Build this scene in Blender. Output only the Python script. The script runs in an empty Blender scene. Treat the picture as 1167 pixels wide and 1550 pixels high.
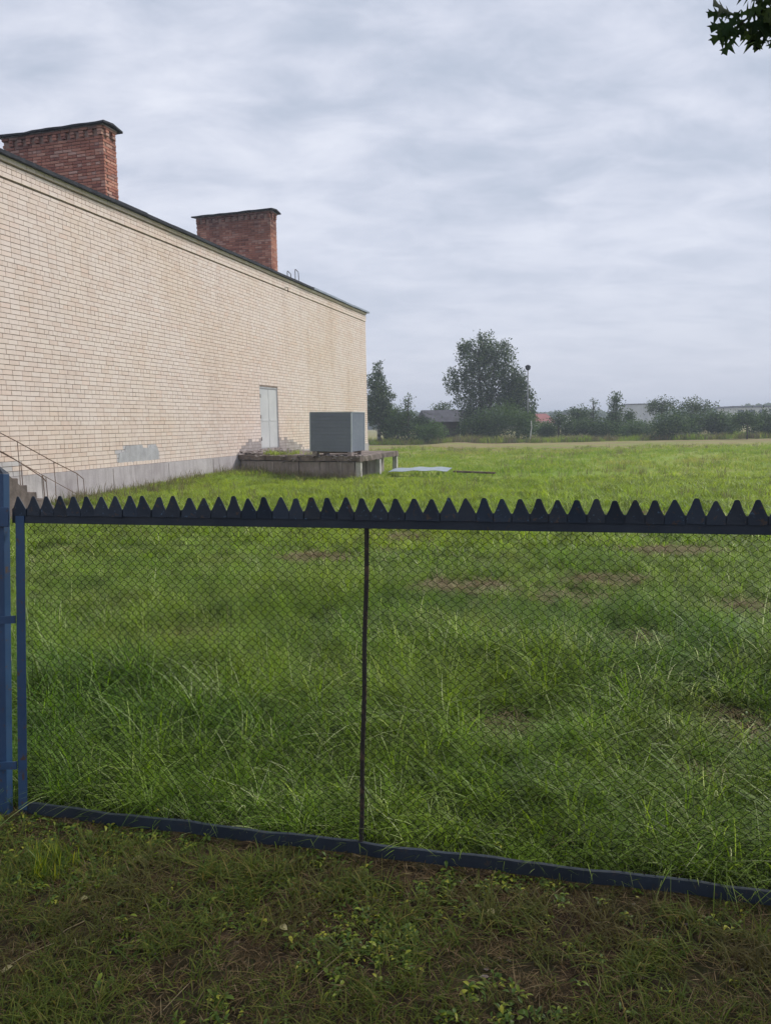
import bpy, math, random
import numpy as np
from mathutils import Vector, Matrix, Euler

rnd = random.Random(7)
nr = np.random.default_rng(11)
scene = bpy.context.scene
COL = scene.collection
PI = math.pi

# ------------------------------------------------------------------ camera
EYE = 1.57
PITCH, ROLL, WALL_A, WALL_D = 0.11351, -0.01772, 0.28757, 11.4
cam_d = bpy.data.cameras.new("camera")
cam = bpy.data.objects.new("camera", cam_d)
COL.objects.link(cam)
cp, sp_, cr, sr = math.cos(PITCH), math.sin(PITCH), math.cos(ROLL), math.sin(ROLL)
Rv = Vector((cr, sp_ * sr, cp * sr))
Uv = Vector((-sr, sp_ * cr, cp * cr))
Bv = -Vector((0, cp, -sp_))
M = Matrix.Identity(4)
for i in range(3):
    M[i][0], M[i][1], M[i][2] = Rv[i], Uv[i], Bv[i]
M[2][3] = EYE
cam.matrix_world = M
cam_d.sensor_fit = 'VERTICAL'
cam_d.sensor_height = 24.0
cam_d.lens = 24.0 * 1163.5 / 1550.0
cam_d.clip_start = 0.05
cam_d.clip_end = 3000
scene.camera = cam

# ------------------------------------------------------------------ light
SUN_AZ = math.radians(62)      # from +Y towards +X
SUN_EL = math.radians(43)
sun_d = bpy.data.lights.new("sun", 'SUN')
sun_d.energy = 2.7
sun_d.angle = math.radians(14)
sun_d.color = (1.0, 0.955, 0.90)
sun = bpy.data.objects.new("sun", sun_d)
COL.objects.link(sun)
sdir = Vector((math.sin(SUN_AZ) * math.cos(SUN_EL), math.cos(SUN_AZ) * math.cos(SUN_EL), math.sin(SUN_EL)))
sun.rotation_euler = sdir.to_track_quat('Z', 'Y').to_euler()
sun.location = (20, 10, 30)

world = bpy.data.worlds.new("World")
scene.world = world
world.use_nodes = True
wn, wl = world.node_tree.nodes, world.node_tree.links
wn.clear()
w_out = wn.new("ShaderNodeOutputWorld")
w_bg = wn.new("ShaderNodeBackground")
w_bg.inputs[1].default_value = 0.1
wl.new(w_bg.outputs[0], w_out.inputs[0])
sky = wn.new("ShaderNodeTexSky")
sky.sky_type = 'NISHITA'
sky.sun_disc = False
sky.sun_elevation = SUN_EL
sky.sun_rotation = SUN_AZ
sky.air_density = 1.2
sky.dust_density = 2.5


def nd(nodes, links, typ, ins=None, **props):
    n = nodes.new(typ)
    for k, v in props.items():
        setattr(n, k, v)
    if ins:
        for k, v in ins.items():
            if hasattr(v, 'is_linked') or isinstance(v, bpy.types.NodeSocket):
                links.new(v, n.inputs[k])
            else:
                n.inputs[k].default_value = v
    return n


def W(typ, ins=None, **p):
    return nd(wn, wl, typ, ins, **p)


tc = W("ShaderNodeTexCoord")
sx = W("ShaderNodeSeparateXYZ", {0: tc.outputs['Generated']})
zc = W("ShaderNodeMath", {0: sx.outputs[2], 1: 0.0}, operation='MAXIMUM')
za = W("ShaderNodeMath", {0: zc.outputs[0], 1: 0.22}, operation='ADD')
ux = W("ShaderNodeMath", {0: sx.outputs[0], 1: za.outputs[0]}, operation='DIVIDE')
uy = W("ShaderNodeMath", {0: sx.outputs[1], 1: za.outputs[0]}, operation='DIVIDE')
cb = W("ShaderNodeCombineXYZ", {0: ux.outputs[0], 1: uy.outputs[0]})
mp = W("ShaderNodeMapping", {0: cb.outputs[0]})
mp.inputs['Location'].default_value = (3.1, 1.7, 0.4)
mp.inputs['Rotation'].default_value = (0, 0, math.radians(-16))
mp.inputs['Scale'].default_value = (1.0, 1.5, 1.0)
n1 = W("ShaderNodeTexNoise", {'Vector': mp.outputs[0], 'Scale': 1.15, 'Detail': 6.0, 'Roughness': 0.5, 'Distortion': 0.15})
n2 = W("ShaderNodeTexNoise", {'Vector': mp.outputs[0], 'Scale': 4.6, 'Detail': 8.0, 'Roughness': 0.58, 'Distortion': 0.3})
nm = W("ShaderNodeMath", {0: n1.outputs[0], 1: 0.5}, operation='MULTIPLY')
nm2 = W("ShaderNodeMath", {0: n2.outputs[0], 1: 0.50, 2: nm.outputs[0]}, operation='MULTIPLY_ADD')
rampc = W("ShaderNodeValToRGB", {0: nm2.outputs[0]})
e = rampc.color_ramp.elements
e[0].position, e[0].color = 0.36, (.41, .468, .575, 1)
e[1].position, e[1].color = 0.65, (.75, .775, .86, 1)
m_ = rampc.color_ramp.elements.new(0.50)
m_.color = (.57, .605, .715, 1)
rampc.color_ramp.interpolation = 'B_SPLINE'
cl10 = W("ShaderNodeVectorMath", {0: rampc.outputs[0], 'Scale': 10.0}, operation='SCALE')
# cloud layer thickens and evens out towards the horizon
hz = W("ShaderNodeMapRange", {0: sx.outputs[2], 1: 0.0, 2: 0.36, 3: 0.9, 4: 0.0})
hcol = W("ShaderNodeMix", {0: hz.outputs[0], 6: cl10.outputs[0], 7: (5.85, 6.2, 7.3, 1)}, data_type='RGBA')
mixs = W("ShaderNodeMix", {0: 0.93, 6: sky.outputs[0], 7: hcol.outputs[2]}, data_type='RGBA')
wl.new(mixs.outputs[2], w_bg.inputs[0])

scene.view_settings.view_transform = 'Standard'
scene.view_settings.look = 'None'
scene.view_settings.exposure = 0.25
scene.view_settings.gamma = 1.0
scene.view_settings.use_curve_mapping = False
scene.cycles.max_bounces = 6
scene.cycles.transparent_max_bounces = 8
scene.cycles.volume_bounces = 0

# ------------------------------------------------------------------ helpers


class MB:
    def __init__(s):
        s.v, s.f, s.m, s.c = [], [], [], []

    def box(s, x0, x1, y0, y1, z0, z1, mi=0, tint=None, jit=0.0, back=True):
        b = len(s.v)
        J = (lambda: rnd.uniform(-jit, jit)) if jit else (lambda: 0.0)
        for z in (z0, z1):
            for (x, y) in ((x0, y0), (x1, y0), (x1, y1), (x0, y1)):
                s.v.append((x + J(), y + J(), z + J()))
        fs = [(0, 3, 2, 1), (4, 5, 6, 7), (0, 1, 5, 4), (1, 2, 6, 5), (2, 3, 7, 6), (3, 0, 4, 7)]
        for q in fs:
            s.f.append(tuple(b + i for i in q))
            s.m.append(mi)
            s.c.append(tint)
        return s

    def pts(s, vs, fs, mi=0):
        b = len(s.v)
        s.v += [tuple(v) for v in vs]
        for q in fs:
            s.f.append(tuple(b + i for i in q))
            s.m.append(mi)
            s.c.append(None)
        return s

    def tube(s, path, rad, n=6, mi=0, cap=True):
        path = [Vector(p) for p in path]
        if not isinstance(rad, (list, tuple)):
            rad = [rad] * len(path)
        b = len(s.v)
        up = None
        for i, p in enumerate(path):
            a = path[max(i - 1, 0)]
            c = path[min(i + 1, len(path) - 1)]
            t = (c - a).normalized()
            if up is None:
                up = t.orthogonal().normalized()
            else:
                up = (up - t * up.dot(t)).normalized()
            o = t.cross(up)
            for k in range(n):
                g = 2 * PI * k / n + PI / n
                s.v.append(tuple(p + (up * math.cos(g) + o * math.sin(g)) * rad[i]))
        for i in range(len(path) - 1):
            for k in range(n):
                k2 = (k + 1) % n
                s.f.append((b + i * n + k, b + i * n + k2, b + (i + 1) * n + k2, b + (i + 1) * n + k))
                s.m.append(mi)
                s.c.append(None)
        if cap:
            s.f.append(tuple(b + k for k in reversed(range(n))))
            s.f.append(tuple(b + (len(path) - 1) * n + k for k in range(n)))
            s.m += [mi, mi]
            s.c += [None, None]
        return s

    def mesh(s, name, mats, smooth=False):
        me = bpy.data.meshes.new(name)
        me.from_pydata(s.v, [], s.f)
        for m in (mats if isinstance(mats, (list, tuple)) else [mats]):
            me.materials.append(m)
        if any(s.m):
            me.polygons.foreach_set('material_index', s.m)
        if any(c is not None for c in s.c):
            at = me.color_attributes.new("tint", 'FLOAT_COLOR', 'CORNER')
            buf = []
            for q, c in zip(s.f, s.c):
                buf += list(c if c is not None else (0, 0, 0, 1)) * len(q)
            at.data.foreach_set('color', buf)
        if smooth:
            me.polygons.foreach_set('use_smooth', [True] * len(me.polygons))
        me.update()
        return me

    def build(s, name, mats, parent=None, smooth=False):
        return link(name, s.mesh(name, mats, smooth), parent)


def link(name, data, parent=None, loc=None, rot=None):
    o = bpy.data.objects.new(name, data)
    COL.objects.link(o)
    if parent:
        o.parent = parent
    if loc is not None:
        o.location = loc
    if rot is not None:
        o.rotation_euler = rot
    return o


def tag(o, label=None, cat=None, group=None, kind=None):
    if label:
        o['label'] = label
    if cat:
        o['category'] = cat
    if group:
        o['group'] = group
    if kind:
        o['kind'] = kind
    return o


def empty(name, loc=(0, 0, 0), rot=(0, 0, 0), **k):
    o = link(name, None, None, loc, rot)
    o.empty_display_size = 0.2
    return tag(o, **k)


def bevel(o, w=0.004, seg=2):
    m = o.modifiers.new("bevel", 'BEVEL')
    m.width = w
    m.segments = seg
    m.limit_method = 'ANGLE'
    return o


UW = Vector((math.sin(WALL_A), math.cos(WALL_A), 0))
NW = Vector((math.cos(WALL_A), -math.sin(WALL_A), 0))


def B(w, s, z=0):
    """building frame: w out of the wall, s along it"""
    return NW * (w - WALL_D) + UW * s + Vector((0, 0, z))


# value noise for placement
_ph = nr.uniform(0, 100, (6, 2))


def pn(x, y, sc=1.0, seed=0):
    x = x * sc + seed * 3.7
    y = y * sc + seed * 1.9
    v = (np.sin(x * 1.3 + _ph[0, 0] + 1.3 * np.sin(y * 0.9 + _ph[0, 1])) + np.sin(y * 1.7 + _ph[1, 0] + 1.1 * np.sin(x * 1.1 + _ph[1, 1]))
         + 0.6 * np.sin(x * 3.1 + y * 2.3 + _ph[2, 0]) + 0.6 * np.sin(y * 3.7 - x * 2.9 + _ph[2, 1]) + 0.35 * np.sin(x * 7.1 - y * 5.3 + _ph[3, 0]) + 0.35 * np.sin(x * 5.7 + y * 8.1 + _ph[3, 1]))
    return v / 3.9 * 0.5 + 0.5


# ------------------------------------------------------------------ materials
class Mat:
    def __init__(s, name):
        s.m = bpy.data.materials.new(name)
        s.m.use_nodes = True
        s.N, s.L = s.m.node_tree.nodes, s.m.node_tree.links
        s.bs = s.N["Principled BSDF"]
        s.out = s.N["Material Output"]

    def n(s, typ, ins=None, **p):
        return nd(s.N, s.L, typ, ins, **p)

    def noise(s, scale, detail=4, vec=None, rough=0.55, dist=0.0):
        return s.n("ShaderNodeTexNoise", {'Scale': scale, 'Detail': detail, 'Roughness': rough, 'Distortion': dist, **({'Vector': vec} if vec else {})}).outputs[0]

    def ramp(s, fac, stops):
        r = s.n("ShaderNodeValToRGB", {0: fac})
        el = r.color_ramp.elements
        el[0].position, el[0].color = stops[0][0], (*stops[0][1], 1)
        el[1].position, el[1].color = stops[-1][0], (*stops[-1][1], 1)
        for p_, c in stops[1:-1]:
            el.new(p_).color = (*c, 1)
        return r.outputs[0]

    def mask(s, fac, lo, hi):
        return s.n("ShaderNodeMapRange", {0: fac, 1: lo, 2: hi}).outputs[0]

    def mix(s, f, a, b, bt='MIX'):
        a = (*a, 1) if isinstance(a, tuple) and len(a) == 3 else a
        b = (*b, 1) if isinstance(b, tuple) and len(b) == 3 else b
        return s.n("ShaderNodeMix", {0: f, 6: a, 7: b}, data_type='RGBA', blend_type=bt).outputs[2]

    def geo(s, o='Position'):
        return s.n("ShaderNodeNewGeometry").outputs[o]

    def obj(s):
        return s.n("ShaderNodeTexCoord").outputs['Object']

    def math(s, op, a, b=0.0, c=0.0):
        return s.n("ShaderNodeMath", {0: a, 1: b, 2: c}, operation=op).outputs[0]

    def hsv(s, col, h=0.5, sat=1.0, v=1.0):
        return s.n("ShaderNodeHueSaturation", {0: h, 1: sat, 2: v, 4: col}).outputs[0]

    def fin(s, col, rough=0.8, spec=0.3, metal=0.0, bump=None, bs=0.3, bd=0.01):
        for k, v in (('Base Color', col), ('Roughness', rough), ('Specular IOR Level', spec), ('Metallic', metal)):
            if isinstance(v, bpy.types.NodeSocket):
                s.L.new(v, s.bs.inputs[k])
            else:
                s.bs.inputs[k].default_value = (*v, 1) if isinstance(v, tuple) and len(v) == 3 else v
        if bump is not None:
            b = s.n("ShaderNodeBump", {'Height': bump, 'Strength': bs, 'Distance': bd})
            s.L.new(b.outputs[0], s.bs.inputs['Normal'])
        return s.m


def brick_mat(name, cols, patch, single, soot=False, tint=False):
    m = Mat(name)
    rv = m.n("ShaderNodeObjectInfo").outputs['Random'] if single else m.geo('Random Per Island')
    col = m.ramp(rv, cols)
    big = m.noise(0.35, 5, m.geo(), 0.6)
    col = m.mix(m.mask(big, 0.42, 0.62), col, m.mix(1.0, col, patch, 'MULTIPLY'))
    fine = m.noise(14, 5, m.geo(), 0.65)
    col = m.mix(m.math('MULTIPLY', m.mask(fine, 0.35, 0.75), 0.25), col, m.mix(1.0, col, (0.72, 0.66, 0.6), 'MULTIPLY'))
    # rain streaks and grime, stretched down the wall
    mpn = m.n("ShaderNodeMapping", {0: m.geo()})
    mpn.inputs['Scale'].default_value = (1.3, 1.3, 0.12)
    st = m.noise(1.6, 5, mpn.outputs[0], 0.6)
    col = m.mix(m.math('MULTIPLY', m.mask(st, 0.50, 0.75), 0.30), col, m.mix(1.0, col, (0.68, 0.63, 0.62), 'MULTIPLY'))
    if soot:
        sz = m.n("ShaderNodeSeparateXYZ", {0: m.geo()}).outputs[2]
        k = m.mask(m.math('ADD', sz, m.math('MULTIPLY', m.noise(1.7, 4, m.geo()), 2.0)), 9.2, 10.4)
        col = m.mix(m.math('MULTIPLY', k, 0.7), col, (0.035, 0.028, 0.03))
    if tint:
        t = m.n("ShaderNodeAttribute", attribute_name="tint")
        f = m.math('MULTIPLY', t.outputs['Alpha'], 1.0)
        isg = m.n("ShaderNodeSeparateColor", {0: t.outputs['Color']}).outputs[0]
        col = m.mix(m.math('GREATER_THAN', isg, 0.001), col, m.mix(0.25, t.outputs['Color'], col))
    return m.fin(col, 0.85, 0.25, bump=m.noise(60, 4, m.geo(), 0.7), bs=0.35, bd=0.004)


CREAM = [(0.0, (0.73, 0.60, 0.53)), (0.3, (0.76, 0.645, 0.58)), (0.6, (0.775, 0.665, 0.605)), (0.85, (0.79, 0.685, 0.62)), (1.0, (0.76, 0.61, 0.535))]
RED = [(0.0, (0.27, 0.105, 0.08)), (0.2, (0.39, 0.16, 0.11)), (0.55, (0.49, 0.21, 0.145)), (0.8, (0.58, 0.30, 0.215)), (0.93, (0.58, 0.36, 0.29)), (1.0, (0.25, 0.12, 0.10))]
m_brick = brick_mat("cream_brick", CREAM, (0.97, 0.94, 0.89, 1), False, tint=True)
m_brick1 = brick_mat("cream_brick_single", CREAM, (0.97, 0.94, 0.89, 1), True)
m_red = brick_mat("red_brick", RED, (0.85, 0.8, 0.8, 1), False, soot=True)
m_red1 = brick_mat("red_brick_single", RED, (0.85, 0.8, 0.8, 1), True, soot=True)

m = Mat("mortar"); m_mortar = m.fin(m.ramp(m.noise(3, 5, m.geo()), [(0.3, (0.22, 0.165, 0.135)), (0.7, (0.36, 0.29, 0.245))]), 0.95, 0.1)
m = Mat("pale_mortar"); m_mortar2 = m.fin(m.ramp(m.noise(5, 5, m.geo()), [(0.3, (0.20, 0.12, 0.10)), (0.7, (0.38, 0.26, 0.21))]), 0.95, 0.1)


def concrete(name, a, b, c=None, lo=0.35, hi=0.65, sc=1.5, streak=0.5, bs=0.4):
    m = Mat(name)
    g = m.geo()
    col = m.ramp(m.noise(sc, 7, g, 0.65), [(lo, a), (hi, b)])
    mpn = m.n("ShaderNodeMapping", {0: g})
    mpn.inputs['Scale'].default_value = (3, 3, 0.35)
    s1 = m.noise(2.2, 6, mpn.outputs[0], 0.65)
    col = m.mix(m.math('MULTIPLY', m.mask(s1, 0.45, 0.72), streak), col, c or tuple(x * 0.4 for x in a))
    col = m.mix(m.math('MULTIPLY', m.mask(m.noise(25, 5, g, 0.7), 0.4, 0.8), 0.3), col, m.mix(1.0, col, (0.5, 0.47, 0.45), 'MULTIPLY'))
    return m.fin(col, 0.9, 0.2, bump=m.noise(30, 6, g, 0.7), bs=bs, bd=0.01)


m_stair = concrete("brown_stair_masonry", (0.10, 0.08, 0.07), (0.22, 0.18, 0.16), (0.05, 0.035, 0.03), sc=3, streak=0.5)
m_plinth = concrete("plinth_render", (0.42, 0.38, 0.39), (0.58, 0.54, 0.55), (0.20, 0.17, 0.17), sc=0.9)
m_slab = concrete("old_concrete", (0.13, 0.10, 0.085), (0.30, 0.25, 0.22), (0.05, 0.04, 0.035), sc=2.5, streak=0.7, bs=0.8)
m_pier = concrete("pier_concrete", (0.22, 0.185, 0.17), (0.38, 0.34, 0.32), (0.08, 0.065, 0.06), sc=1.4, streak=0.65)
m_post_c = concrete("pale_post", (0.42, 0.40, 0.37), (0.62, 0.60, 0.55), (0.2, 0.18, 0.16), sc=3, streak=0.4)
m_rubble = concrete("rubble", (0.16, 0.12, 0.11), (0.46, 0.41, 0.38), (0.07, 0.05, 0.05), sc=6, streak=0.4)
m_plaster = concrete("grey_plaster", (0.40, 0.40, 0.42), (0.52, 0.52, 0.54), (0.25, 0.22, 0.22), sc=4, streak=0.4)


def painted(name, a, b, rust=(0.12, 0.06, 0.03), ramt=0.62, rough=0.45, metal=0.0, spec=0.5, sc=3):
    m = Mat(name)
    g = m.geo()
    col = m.ramp(m.noise(sc, 5, g, 0.6), [(0.35, a), (0.65, b)])
    k = m.mask(m.noise(22, 8, g, 0.72), ramt, ramt + 0.05)
    col = m.mix(k, col, rust)
    rg = m.ramp(m.noise(9, 5, g), [(0.3, (rough - .12,) * 3), (0.7, (rough + .18,) * 3)])
    return m.fin(col, rg, spec, metal, bump=m.noise(70, 4, g, 0.7), bs=0.25, bd=0.002)


m_blue = painted("blue_fence_paint", (0.014, 0.045, 0.110), (0.022, 0.065, 0.150), (0.07, 0.04, 0.028), 0.585, 0.5)
m_blue2 = painted("dark_blue_fence_paint", (0.006, 0.012, 0.023), (0.011, 0.021, 0.038), (0.04, 0.028, 0.022), 0.6, 0.55)
m_tooth = None
m_wire = painted("rusty_dark_wire", (0.006, 0.007, 0.006), (0.014, 0.012, 0.009), (0.035, 0.02, 0.012), 0.58, 0.8, spec=0.12)
m_rod = painted("rusty_rod", (0.016, 0.014, 0.012), (0.03, 0.024, 0.018), (0.07, 0.04, 0.025), 0.55, 0.8)
m_door = painted("grey_door_paint", (0.50, 0.505, 0.51), (0.58, 0.58, 0.58), (0.16, 0.13, 0.12), 0.69, 0.5, sc=1.5)
m_roofm = painted("dark_roof_metal", (0.014, 0.016, 0.022), (0.032, 0.036, 0.045), (0.03, 0.024, 0.02), 0.58, 0.8, spec=0.2)
m_rooft = painted("slate_roof_sheet", (0.16, 0.20, 0.25), (0.24, 0.28, 0.33), (0.08, 0.07, 0.07), 0.66, 0.45)
m_boxm = painted("grey_sheet_metal", (0.135, 0.155, 0.20), (0.165, 0.188, 0.235), (0.12, 0.12, 0.12), 0.72, 0.55, 0.0, sc=1.2)
m_boxedge = painted("pale_edge_metal", (0.38, 0.42, 0.47), (0.48, 0.52, 0.56), (0.2, 0.2, 0.2), 0.72, 0.4, 0.2)
m_rail = painted("rusty_rail", (0.13, 0.075, 0.05), (0.22, 0.14, 0.10), (0.07, 0.035, 0.02), 0.55, 0.8)
m_lamp = painted("galvanised_pole", (0.16, 0.17, 0.18), (0.24, 0.25, 0.26), (0.1, 0.1, 0.1), 0.7, 0.6)
m_white = painted("white_paint", (0.62, 0.62, 0.60), (0.75, 0.75, 0.72), (0.3, 0.28, 0.26), 0.68, 0.6)
m_sheet = painted("pale_zinc_sheet", (0.27, 0.32, 0.36), (0.36, 0.41, 0.45), (0.2, 0.2, 0.18), 0.68, 0.6, 0.0, spec=0.2)
m = Mat("weathered_wood"); m_wood = m.fin(m.ramp(m.noise(6, 6, m.obj()), [(0.3, (0.07, 0.05, 0.035)), (0.7, (0.17, 0.13, 0.10))]), 0.9, 0.1)
m = Mat("bitumen"); m_bit = m.fin(m.ramp(m.noise(2, 6, m.geo()), [(0.3, (0.025, 0.025, 0.028)), (0.7, (0.07, 0.07, 0.075))]), 0.9, 0.2, bump=m.noise(8, 5, m.geo()), bs=0.5, bd=0.02)
m = Mat("dark_timber_wall"); m_hut = m.fin(m.ramp(m.noise(3, 5, m.geo()), [(0.3, (0.035, 0.03, 0.028)), (0.7, (0.075, 0.062, 0.055))]), 0.9, 0.15)
m = Mat("dark_slate_roof"); m_hutr = m.fin(m.ramp(m.noise(2, 5, m.geo()), [(0.3, (0.055, 0.055, 0.065)), (0.7, (0.11, 0.11, 0.125))]), 0.85, 0.2)
m = Mat("red_roof_tin"); m_redr = m.fin(m.ramp(m.noise(1.5, 5, m.geo()), [(0.3, (0.22, 0.07, 0.065)), (0.7, (0.32, 0.12, 0.11))]), 0.7, 0.2)
m = Mat("far_grey_panel"); m_farg = m.fin(m.ramp(m.noise(0.5, 5, m.geo()), [(0.3, (0.42, 0.43, 0.46)), (0.7, (0.55, 0.56, 0.59))]), 0.8, 0.2)
m = Mat("far_pale_wall"); m_farw = m.fin(m.ramp(m.noise(0.4, 5, m.geo()), [(0.3, (0.5, 0.5, 0.5)), (0.7, (0.66, 0.66, 0.64))]), 0.8, 0.2)
m = Mat("window_glass"); m_glass = m.fin((0.03, 0.04, 0.05), 0.08, 0.6)
m = Mat("bark"); m_bark = m.fin(m.ramp(m.noise(5, 6, m.obj()), [(0.35, (0.05, 0.042, 0.036)), (0.65, (0.14, 0.125, 0.11))]), 0.95, 0.1, bump=m.noise(12, 6, m.obj()), bs=0.6, bd=0.02)
m = Mat("birch_bark"); m_birch = m.fin(m.ramp(m.noise(4, 6, m.obj()), [(0.42, (0.06, 0.055, 0.05)), (0.55, (0.36, 0.35, 0.33))]), 0.85, 0.2)


def leafmat(name, stops, trans=0.35, rough=0.5, spec=0.3, patch=None, psc=0.25, tcol=1.3, back=None, inst=True, out_col=None, vary=None):
    m = Mat(name)
    isl = m.geo('Random Per Island')
    r = m.math('FRACT', m.math('ADD', isl, m.n("ShaderNodeObjectInfo").outputs['Random'])) if inst else isl
    col = m.ramp(r, stops)
    if patch:
        for (sc, lo, hi, pc, amt, seed) in patch:
            mpn = m.n("ShaderNodeMapping", {0: m.geo()})
            mpn.inputs['Location'].default_value = (seed * 7.3, seed * 3.1, 0)
            mpn.inputs['Scale'].default_value = (1, 1, 0.2)
            k = m.mask(m.noise(sc, 4, mpn.outputs[0], 0.6), lo, hi)
            col = m.mix(m.math('MULTIPLY', k, amt), col, pc)
    if out_col:   # blends towards a brighter, yellower colour with distance to meet the far grass
        yy = m.n('ShaderNodeSeparateXYZ', {0: m.geo()}).outputs[1]
        col = m.mix(m.math('MULTIPLY', m.mask(yy, 5, 19), 0.7), col, out_col)
    if vary:   # clumps differ in brightness at random
        orr = m.n('ShaderNodeObjectInfo').outputs['Random']
        col = m.hsv(col, 0.5, 1.0, m.n('ShaderNodeMapRange', {0: orr, 1: 0.0, 2: 1.0, 3: vary[0], 4: vary[1]}).outputs[0])
    m.fin(col, rough, spec)
    tr = m.n("ShaderNodeBsdfTranslucent", {0: m.hsv(col, 0.49, 1.1, tcol)})
    mx = m.n("ShaderNodeMixShader", {0: trans, 1: m.bs.outputs[0], 2: tr.outputs[0]})
    m.L.new(mx.outputs[0], m.out.inputs[0])
    return m.m


FIELD_PATCH = [(0.6, 0.46, 0.60, (0.075, 0.175, 0.014), 0.55, 1), (0.9, 0.56, 0.70, (0.27, 0.26, 0.08), 0.4, 2), (0.16, 0.50, 0.62, (0.27, 0.36, 0.035), 0.6, 3)]
m_grass = leafmat("grass_blade", [(0.0, (0.075, 0.155, 0.014)), (0.4, (0.145, 0.255, 0.028)), (0.70, (0.215, 0.33, 0.045)), (0.86, (0.33, 0.42, 0.11)), (1.0, (0.62, 0.64, 0.40))],  # palest blades stand in for highlights on the grass
                  0.5, 0.42, 0.28, FIELD_PATCH, out_col=(0.29, 0.37, 0.05), vary=(0.42, 1.5))
m_grassf = leafmat("far_grass_blade", [(0.0, (0.17, 0.26, 0.035)), (0.5, (0.235, 0.32, 0.055)), (0.9, (0.32, 0.37, 0.09)), (1.0, (0.48, 0.44, 0.16))],
                   0.5, 0.6, 0.15, [(0.12, 0.42, 0.62, (0.16, 0.29, 0.03), 0.5, 1), (0.28, 0.54, 0.66, (0.40, 0.34, 0.13), 0.5, 2)])
m_thatch = leafmat("dead_thatch_blade", [(0.0, (0.050, 0.034, 0.015)), (0.5, (0.105, 0.070, 0.034)), (0.85, (0.17, 0.12, 0.062)), (1.0, (0.26, 0.20, 0.11))], 0.15, 0.8, 0.1)
m_dry = leafmat("dry_blade", [(0.0, (0.15, 0.115, 0.055)), (0.4, (0.26, 0.20, 0.11)), (0.8, (0.38, 0.31, 0.19)), (1.0, (0.14, 0.16, 0.05))], 0.25, 0.7, 0.15)
m_reed = leafmat("pale_reed", [(0.0, (0.15, 0.13, 0.06)), (0.5, (0.24, 0.20, 0.11)), (0.8, (0.12, 0.15, 0.05)), (1.0, (0.33, 0.27, 0.17))], 0.25, 0.7, 0.15)
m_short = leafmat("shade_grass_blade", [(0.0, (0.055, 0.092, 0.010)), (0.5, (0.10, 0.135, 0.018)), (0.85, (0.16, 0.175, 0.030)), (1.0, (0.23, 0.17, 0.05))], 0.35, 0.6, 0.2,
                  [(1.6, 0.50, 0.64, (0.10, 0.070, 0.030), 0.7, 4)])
m_weed = leafmat("weed_leaf", [(0.0, (0.06, 0.12, 0.015)), (0.5, (0.11, 0.18, 0.022)), (0.85, (0.27, 0.33, 0.03)), (1.0, (0.46, 0.44, 0.05))], 0.4, 0.45, 0.4)
m_tree_a = leafmat("birch_foliage", [(0.0, (0.025, 0.048, 0.022)), (0.5, (0.048, 0.082, 0.034)), (1.0, (0.13, 0.18, 0.07))], 0.3, 0.55, 0.25, inst=False)
m_tree_b = leafmat("willow_foliage", [(0.0, (0.05, 0.10, 0.03)), (0.5, (0.078, 0.14, 0.042)), (1.0, (0.115, 0.185, 0.06))], 0.35, 0.55, 0.25, inst=False)
m_tree_c = leafmat("dark_foliage", [(0.0, (0.026, 0.054, 0.020)), (0.5, (0.05, 0.092, 0.032)), (1.0, (0.12, 0.185, 0.058))], 0.28, 0.6, 0.2, inst=False)
m_oak = leafmat("oak_leaf", [(0.0, (0.022, 0.045, 0.016)), (0.6, (0.035, 0.065, 0.02)), (1.0, (0.07, 0.10, 0.02))], 0.3, 0.75, 0.12)
m_fallen = leafmat("fallen_leaf_pale", [(0.0, (0.42, 0.36, 0.16)), (1.0, (0.50, 0.44, 0.24))], 0.25, 0.7, 0.2)

# ground
m = Mat("meadow_soil")
g = m.geo()
sepg = m.n("ShaderNodeSeparateXYZ", {0: g})
yv = sepg.outputs[1]
soil = m.ramp(m.noise(5.0, 8, g, 0.7), [(0.3, (0.018, 0.012, 0.007)), (0.5, (0.042, 0.028, 0.017)), (0.72, (0.085, 0.058, 0.036))])
mat_g = m.ramp(m.noise(3.0, 8, g, 0.7), [(0.3, (0.025, 0.045, 0.009)), (0.5, (0.050, 0.080, 0.016)), (0.72, (0.10, 0.105, 0.035))])
fore = m.mix(m.math('MULTIPLY', m.mask(m.noise(1.3, 5, g, 0.6), 0.46, 0.60), 0.35), soil, mat_g)
field = m.ramp(m.noise(0.16, 8, g, 0.68), [(0.30, (0.14, 0.22, 0.028)), (0.5, (0.21, 0.28, 0.045)), (0.68, (0.31, 0.29, 0.09))])
mpb = m.n("ShaderNodeMapping", {0: g})
mpb.inputs['Scale'].default_value = (0.35, 1.6, 1)
wob = m.math('MULTIPLY', m.noise(0.12, 6, mpb.outputs[0], 0.65), 26.0)
yb = m.math('ADD', yv, wob)
dryb = m.math('MULTIPLY', m.math('MULTIPLY', m.mask(yb, 50, 59), 1.0), m.math('ADD', 0.25, m.math('MULTIPLY', m.mask(m.noise(0.22, 6, mpb.outputs[0], 0.7), 0.40, 0.60), 0.75)))
field = m.mix(dryb, field, m.ramp(m.noise(0.5, 6, g, 0.7), [(0.3, (0.20, 0.145, 0.08)), (0.7, (0.31, 0.22, 0.14))]))
# line along which the fence stands separates trodden verge from meadow
side = m.math('ADD', yv, m.math('MULTIPLY', sepg.outputs[0], 0.25))
col = m.mix(m.mask(m.math('ADD', side, m.math('MULTIPLY', m.noise(4, 3, g), 0.15)), 2.79, 2.92), fore, m.mix(m.mask(yv, 5, 18), mat_g, field))
m_ground = m.fin(col, 0.95, 0.12, bump=m.noise(40, 8, g, 0.75), bs=0.8, bd=0.02)

# ------------------------------------------------------------------ ground


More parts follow.
